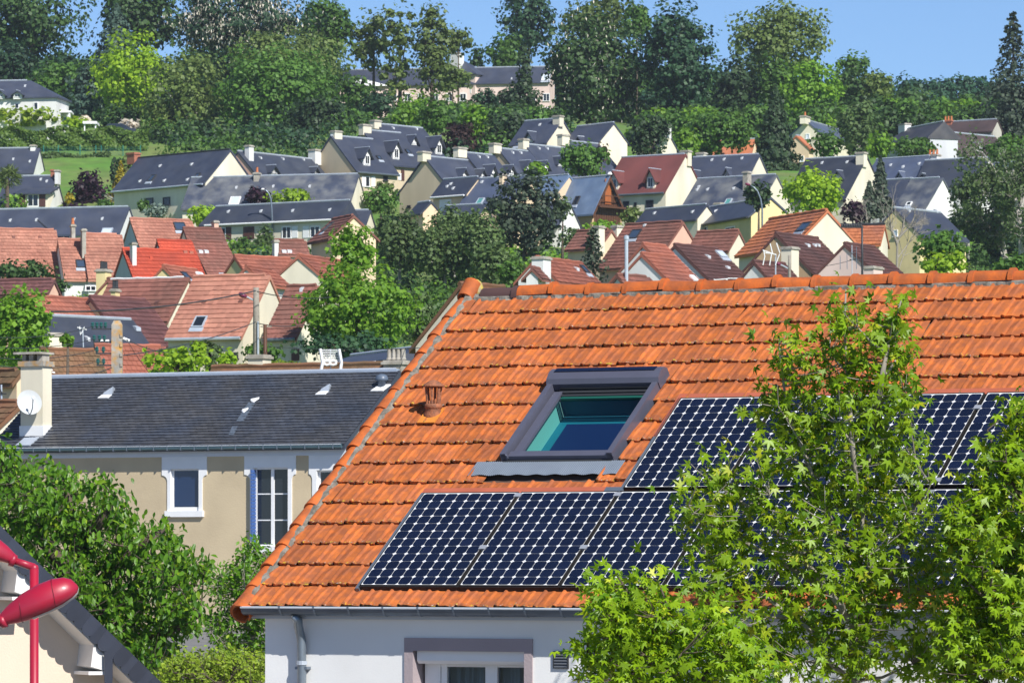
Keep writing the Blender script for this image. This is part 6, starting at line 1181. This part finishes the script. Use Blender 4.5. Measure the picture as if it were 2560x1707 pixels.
wire('wire from the concrete pole down to the right behind the slate ridge', B1(1180,1150), B1(1580,1275), 163.8, 168, .1, .016)
wire('steep wire from the concrete pole to the yellow-green tree', B1(1190,1165), B1(1390,1460), 163.8, 165, .05, .012)
wire('looping cable left of the concrete pole', B1(1040,1415), B1(560,1500), 163.5, 159, .12, .02)
wire('thin wire over the brown roofs to the thin mast', A7(2352,1235), A8(700,1215), 199.7, 199.5, .05, .012)
# fence and small things by the meadow
d = 1142*DS; fe = empty('fence', P(*A4(380,245), d), 0, 'tall green mesh fence on posts across the meadow bank', 'fence'); o = Vector(fe.location); gm_ = mat('fence_green', (.02,.16,.12), .6, .1)
for x in (400, 535, 735, 880, 930, 1130, 1290): MB().tube([P(*A4(x,258),d)-o-Vector((0,0,.5)), P(*A4(x,12),d)-o], .055, 6).build('post', gm_, fe)
wm_ = MB(); xa, xb = P(*A4(380,0),d).x-o.x, P(*A4(1290,0),d).x-o.x; za, zb = P(*A4(380,250),d).z-o.z, P(*A4(380,30),d).z-o.z
for i in range(64): x = xa+(xb-xa)*i/63; wm_.box(x-.006,-.006,za, x+.006,.006,zb)
for i in range(14): z = za+(zb-za)*i/13; wm_.box(xa,-.014,z-.006, xb,-.007,z+.006)
tag(wm_.build('mesh', gm_, fe), kind='stuff')
d = 1176*DS; ve = empty('veranda', P(*A1(412,822), d), 0, 'white posted veranda at the right end of the white villa', 'veranda'); o = Vector(ve.location); X = P(*A1(480,822),d).x-o.x; zt = P(*A1(412,764),d).z-o.z
MB().box(-.2,-1,zt-.18, X+.2,1.5,zt).build('canopy', M['wpaint'], ve)
for x in (0, X): MB().box(x-.09,-.9,-.5, x+.09,-.72,zt-.18).build('post', M['wpaint'], ve)
MB().box(.3,.6,-.3, X-.4,.65,zt-.5).build('glass_door', M['glasst'], ve)
d = 1170*DS; ve = empty('carport', P(*A1(572,870), d), 0, 'flat white carport roof above the long hedge', 'carport'); o = Vector(ve.location); X = P(*A1(668,840),d).x-o.x; zt = P(*A1(572,836),d).z-o.z
MB().box(0,-1,zt-.25, X,2,zt).build('canopy', M['wpaint'], ve)
for x in (.1, X-.2): MB().box(x,-.8,-1.2, x+.12,-.68,zt-.25).build('post', M['wpaint'], ve)
d = 1166*DS; c_ = P(*A1(780,905), d); ca = empty('parked_car', (c_.x-2.0, d, c_.z-.55), 0, 'dark car parked behind the long hedge, only its roof showing', 'car'); carp = mat('dark_car_paint', (.03,.035,.05), .25, .03, coat=.5)
MB().prism([(0,0,.35), (.05,0,.75), (.9,0,.92), (1.45,0,1.38), (2.8,0,1.42), (3.6,0,.98), (4.1,0,.9), (4.15,0,.4)], (0,1.6,0)).build('body', carp, ca); MB().prism([(1.02,-.01,.95), (1.5,-.01,1.32), (2.75,-.01,1.35), (3.4,-.01,.98)], (0,1.62,0)).build('side_window', M['glass'], ca)
for x in (.8, 3.3):
    for y in (.0, 1.45): MB().tube([(x,y-.05,.32), (x,y+.18,.32)], .32, 12).build('wheel', blackm, ca)
# ------------------------------------------------------------------ foreground foliage
def outline_tree(label, Zm, polys, skel, d, kind, shape, faces, lsize, nleaf, thick, ntw, bark, name='tree', nparts=300, r0=.07, nlimb=40, hang=.4, base=None, per=9, spr=.09, sd=1, group='leafy trees close to the camera'):
    rg = np.random.default_rng(sd); S = F/d; polys = [[Zm(*p) for p in q] for q in polys]; skel = [[Zm(*p) for p in q] for q in skel]
    b0 = P(*skel[0][0], d); e = empty(name, (b0.x, d, ground(d)), 0, label, 'tree' if name == 'tree' else 'shrub', group); o = Vector(e.location); O = np.array(o)
    mb = MB(); sp = []
    for si, q in enumerate(skel):
        w = [P(*p, d+(0 if si == 0 else rg.normal()*thick*.25))-o for p in q]
        if si == 0: w = [Vector((w[0].x*.6, 0, -.1))]+w
        rs = [r0*(1 if si == 0 else .6)*(1-.8*i/(len(w)-1)) for i in range(len(w))]; mb.tube(w, rs, 8)
        for i in range(len(w)-1):
            for t in np.linspace(0, 1, 12): sp.append((*w[i].lerp(w[i+1], t), rs[i]))
    sp = np.array(sp)
    def sample(n):
        out = []
        area = [abs(sum(q[i][0]*q[i-1][1]-q[i-1][0]*q[i][1] for i in range(len(q))))/2 for q in polys]
        for q, a in zip(polys, area):
            m_ = int(n*a/sum(area))+1; x0, x1 = min(p[0] for p in q), max(p[0] for p in q); y0, y1 = min(p[1] for p in q), max(p[1] for p in q); got = 0
            while got < m_:
                X, Y = rg.uniform(x0, x1, 400), rg.uniform(y0, y1, 400); k_ = inpoly(X, Y, q); X, Y = X[k_][:m_-got], Y[k_][:m_-got]; got += len(X)
                for a_, b_ in zip(X, Y):
                    dd = d+rg.normal()*thick*.42; p = P(a_, b_, d); out.append((p.x-o.x, dd-d, p.z-o.z))
        return np.array(out)
    for q in sample(nlimb):                # limbs
        dv = sp[:, :3]-q; cost = np.linalg.norm(dv, axis=1)+np.maximum(0, dv[:, 2]+.15)*1.5; j = int(np.argmin(cost)); s0 = Vector(sp[j, :3]); t_ = Vector(q); mid = s0.lerp(t_, .5)+Vector((0, 0, -.08*(t_-s0).length)); rr_ = min(sp[j, 3]*.6, .022)
        mb.tube([s0, mid, t_], [rr_, rr_*.75, rr_*.4], 5)
        sp = np.concatenate((sp, [(*s0.lerp(mid, t), rr_*.7) for t in (.5, 1)]+[(*mid.lerp(t_, t), rr_*.5) for t in (.5, 1)]))
    tips = sample(ntw); LP = []; LN = []; LT = []
    for q in tips:
        dv = sp[:, :3]-q; cost = np.linalg.norm(dv, axis=1)+np.maximum(0, dv[:, 2])*1.2; j = int(np.argmin(cost)); s0 = sp[j, :3]; ln = np.linalg.norm(q-s0)
        if ln > .9: s0 = q-(q-s0)/ln*.9
        mb.tube([Vector(s0), Vector((s0+q)/2)+Vector((0,0,-.04*ln)), Vector(q)], [.006,.005,.003], 4, caps=False)
        m_ = max(3, int(rg.normal(per, 2))); t = 1-rg.random(m_)**1.3*min(1, .42/max(ln, .05)); pos = s0+(q-s0)*t[:, None]+rg.normal(size=(m_, 3))*spr
        LP.append(pos); rd = rg.normal(size=(m_, 3)); LN.append(rd*.72+np.array((.25,-.5,.6))); out = pos-s0; LT.append(rd[:, ::-1]*.55+np.array((0,0,-hang))+out/(np.linalg.norm(out, axis=1, keepdims=True)+.01)*.55)
    LP, LN, LT = map(np.concatenate, (LP, LN, LT)); 
    if len(LP) > nleaf: k_ = rg.permutation(len(LP))[:nleaf]; LP, LN, LT = LP[k_], LN[k_], LT[k_]
    sz = lsize*rg.uniform(.62, 1.2, len(LP)); mb.build('trunk', M[bark], e, True)
    W = LP+O; px = 1280+W[:, 0]/W[:, 1]*F; py = HZ-(W[:, 2]-H)/W[:, 1]*F; vis = (px > 0) & (px < 2560) & (py > 0) & (py < 1707); order = np.argsort(np.where(vis, LP[:, 1], 99)); part = order[:nparts]; rest = order[nparts:]
    tag(link('foliage', leafmesh('foliage', LP[rest], LN[rest], LT[rest], sz[rest], shape, faces, LM[kind]), e), kind='stuff')
    lme = leafmesh('leaf', np.zeros((1,3)), np.array([(0,0,1.)]), np.array([(0,1.,0)]), 1.0, shape, faces, LM[kind]); b, t, n = frames(LN[part], LT[part])
    for i in range(len(part)):
        m4 = Matrix(((b[i,0],t[i,0],n[i,0],0), (b[i,1],t[i,1],n[i,1],0), (b[i,2],t[i,2],n[i,2],0), (0,0,0,1))); link('leaf', lme, e, Matrix.Translation(Vector(LP[part[i]])) @ m4 @ Matrix.Scale(float(sz[part[i]]), 4))
    print(label[:30], len(LP))
outline_tree('tall sweetgum tree with star-shaped leaves in front of the solar panels', B8,
  [[(850,110),(920,85),(955,150),(975,260),(1010,180),(1075,190),(1085,130),(1140,115),(1160,270),(1205,300),(1180,420),(1200,580),(1165,660),(1220,710),(1255,830),(1250,1000),(1310,1080),(1300,1300),(1230,1568),(640,1568),(560,1450),(480,1330),(350,1250),(330,1080),(230,930),(320,860),(340,740),(410,760),(440,830),(490,790),(480,650),(560,650),(590,760),(640,700),(560,540),(590,450),(640,440),(660,330),(650,270),(760,260),(840,330),(870,250)]],
  [[(955,1640),(948,1400),(968,1240),(975,1000),(1000,800),(1030,600)], [(975,1000),(945,700),(925,400),(915,250),(920,95)], [(1030,600),(1060,400),(1090,250),(1130,130)], [(975,1150),(880,1000),(800,800),(700,550),(670,300)], [(950,1350),(800,1150),(620,950),(400,800)], [(955,1420),(1100,1150),(1180,900),(1200,740)], [(948,1480),(760,1350),(560,1200),(420,1100)], [(940,1560),(850,1480),(760,1400)], [(1000,1300),(1150,1250),(1260,1120)], [(900,1250),(620,1080),(330,930)]],
  39.5, 'maple', STAR, STARF, .135, 5600, .7, 660, 'greybark', r0=.052, nlimb=60, per=8, sd=3)
outline_tree('second sweetgum tree cut by the right edge', B8,
  [[(1530,540),(1587,520),(1640,620),(1640,1568),(1250,1568),(1300,1250),(1320,1080),(1290,900),(1400,860),(1420,740),(1380,800),(1440,600),(1500,680)]],
  [[(1640,1700),(1620,1200),(1600,900),(1580,700),(1560,560)], [(1620,1250),(1500,1000),(1420,820)], [(1625,1400),(1450,1250),(1330,1000)], [(1640,1560),(1450,1480),(1330,1350)], [(1600,900),(1500,760),(1450,620)]],
  38.8, 'maple', STAR, STARF, .135, 3600, .6, 420, 'bark', r0=.05, nlimb=34, per=8, sd=4)
outline_tree('low bushy sweetgum at the bottom, left of the tall one', B8,
  [[(-120,1540),(-50,1470),(-60,1400),(10,1360),(-35,1250),(-10,1190),(30,1135),(70,1220),(110,1260),(150,1180),(190,1140),(225,1200),(260,1290),(330,1290),(420,1290),(560,1400),(640,1568),(-100,1568)]],
  [[(300,1720),(250,1500),(160,1300),(60,1160)], [(260,1540),(80,1400),(0,1260)], [(280,1600),(60,1500),(-50,1480)], [(290,1640),(450,1480),(520,1420)], [(240,1480),(260,1300),(220,1190)]],
  38.2, 'maple', STAR, STARF, .13, 2800, .55, 330, 'bark', r0=.04, nlimb=30, per=8, sd=5)
outline_tree('large cherry tree with drooping leaves, left, in front of the tan house', B4,
  [[(-60,-720),(60,-640),(140,-560),(330,-530),(470,-400),(420,-330),(520,-380),(580,-440),(600,-330),(660,-400),(760,-300),(840,-360),(930,-320),(1000,-250),(930,-210),(950,-140),(1080,-140),(1080,-40),(960,20),(1090,30),(1150,100),(1250,60),(1310,50),(1420,35),(1460,200),(1550,260),(1700,310),(1815,385),(1740,470),(1640,480),(1620,580),(1560,700),(1700,640),(1760,650),(1700,760),(1690,900),(1600,960),(1480,1030),(1500,1160),(1400,1240),(1280,1380),(-60,1380)]],
  [[(620,1800),(600,1300),(620,800),(660,300),(600,-100),(520,-350)], [(620,800),(900,450),(1250,150),(1420,60)], [(610,950),(1000,700),(1500,500),(1780,400)], [(600,1200),(1000,1000),(1400,950),(1680,800)], [(640,500),(300,100),(60,-300),(0,-600)], [(610,1000),(300,700),(50,400)], [(660,300),(850,0),(980,-200)], [(600,1300),(1000,1250),(1250,1300)]],
  76, 'cherry', CHER, CHERF, .135, 17000, 2.0, 1500, 'bark', r0=.22, nlimb=120, per=13, spr=.11, hang=1.1, sd=6)
outline_tree('light green garden tree between the tan house and the white wall', B4,
  [[(2240,240),(2150,170),(2100,150),(2060,170),(2050,260),(1990,300),(2010,390),(1900,400),(1850,470),(1760,470),(1750,590),(1850,620),(1870,760),(1760,830),(1740,930),(1830,980),(1760,1060),(1900,1120),(2240,1160),(2420,900),(2420,300)]],
  [[(2150,1600),(2120,1100),(2100,700),(2110,400),(2100,180)], [(2110,700),(1950,550),(1770,480)], [(2115,900),(1950,850),(1790,900)], [(2105,500),(2020,380),(1950,420)], [(2115,800),(2250,600),(2300,400)]],
  72, 'cherry', CHER, CHERF, .085, 5200, 1.0, 700, 'greybark', r0=.08, nlimb=50, per=8, spr=.08, hang=.5, sd=7)
outline_tree('yellow-green shrub at the bottom, against the white wall', B4,
  [[(1280,1400),(1360,1250),(1440,1180),(1560,1130),(1700,1120),(1800,1090),(2000,1080),(2150,1120),(2260,1150),(2260,1420),(1280,1420)]],
  [[(1800,1700),(1780,1400),(1760,1200)], [(1790,1500),(1600,1300),(1480,1220)], [(1790,1500),(1950,1300),(2100,1180)], [(1790,1550),(1450,1400),(1380,1300)]],
  70, 'bush', CHER, CHERF, .075, 5200, 1.1, 700, 'bark', 'shrub', r0=.05, nlimb=50, per=8, spr=.08, hang=.2, sd=8)
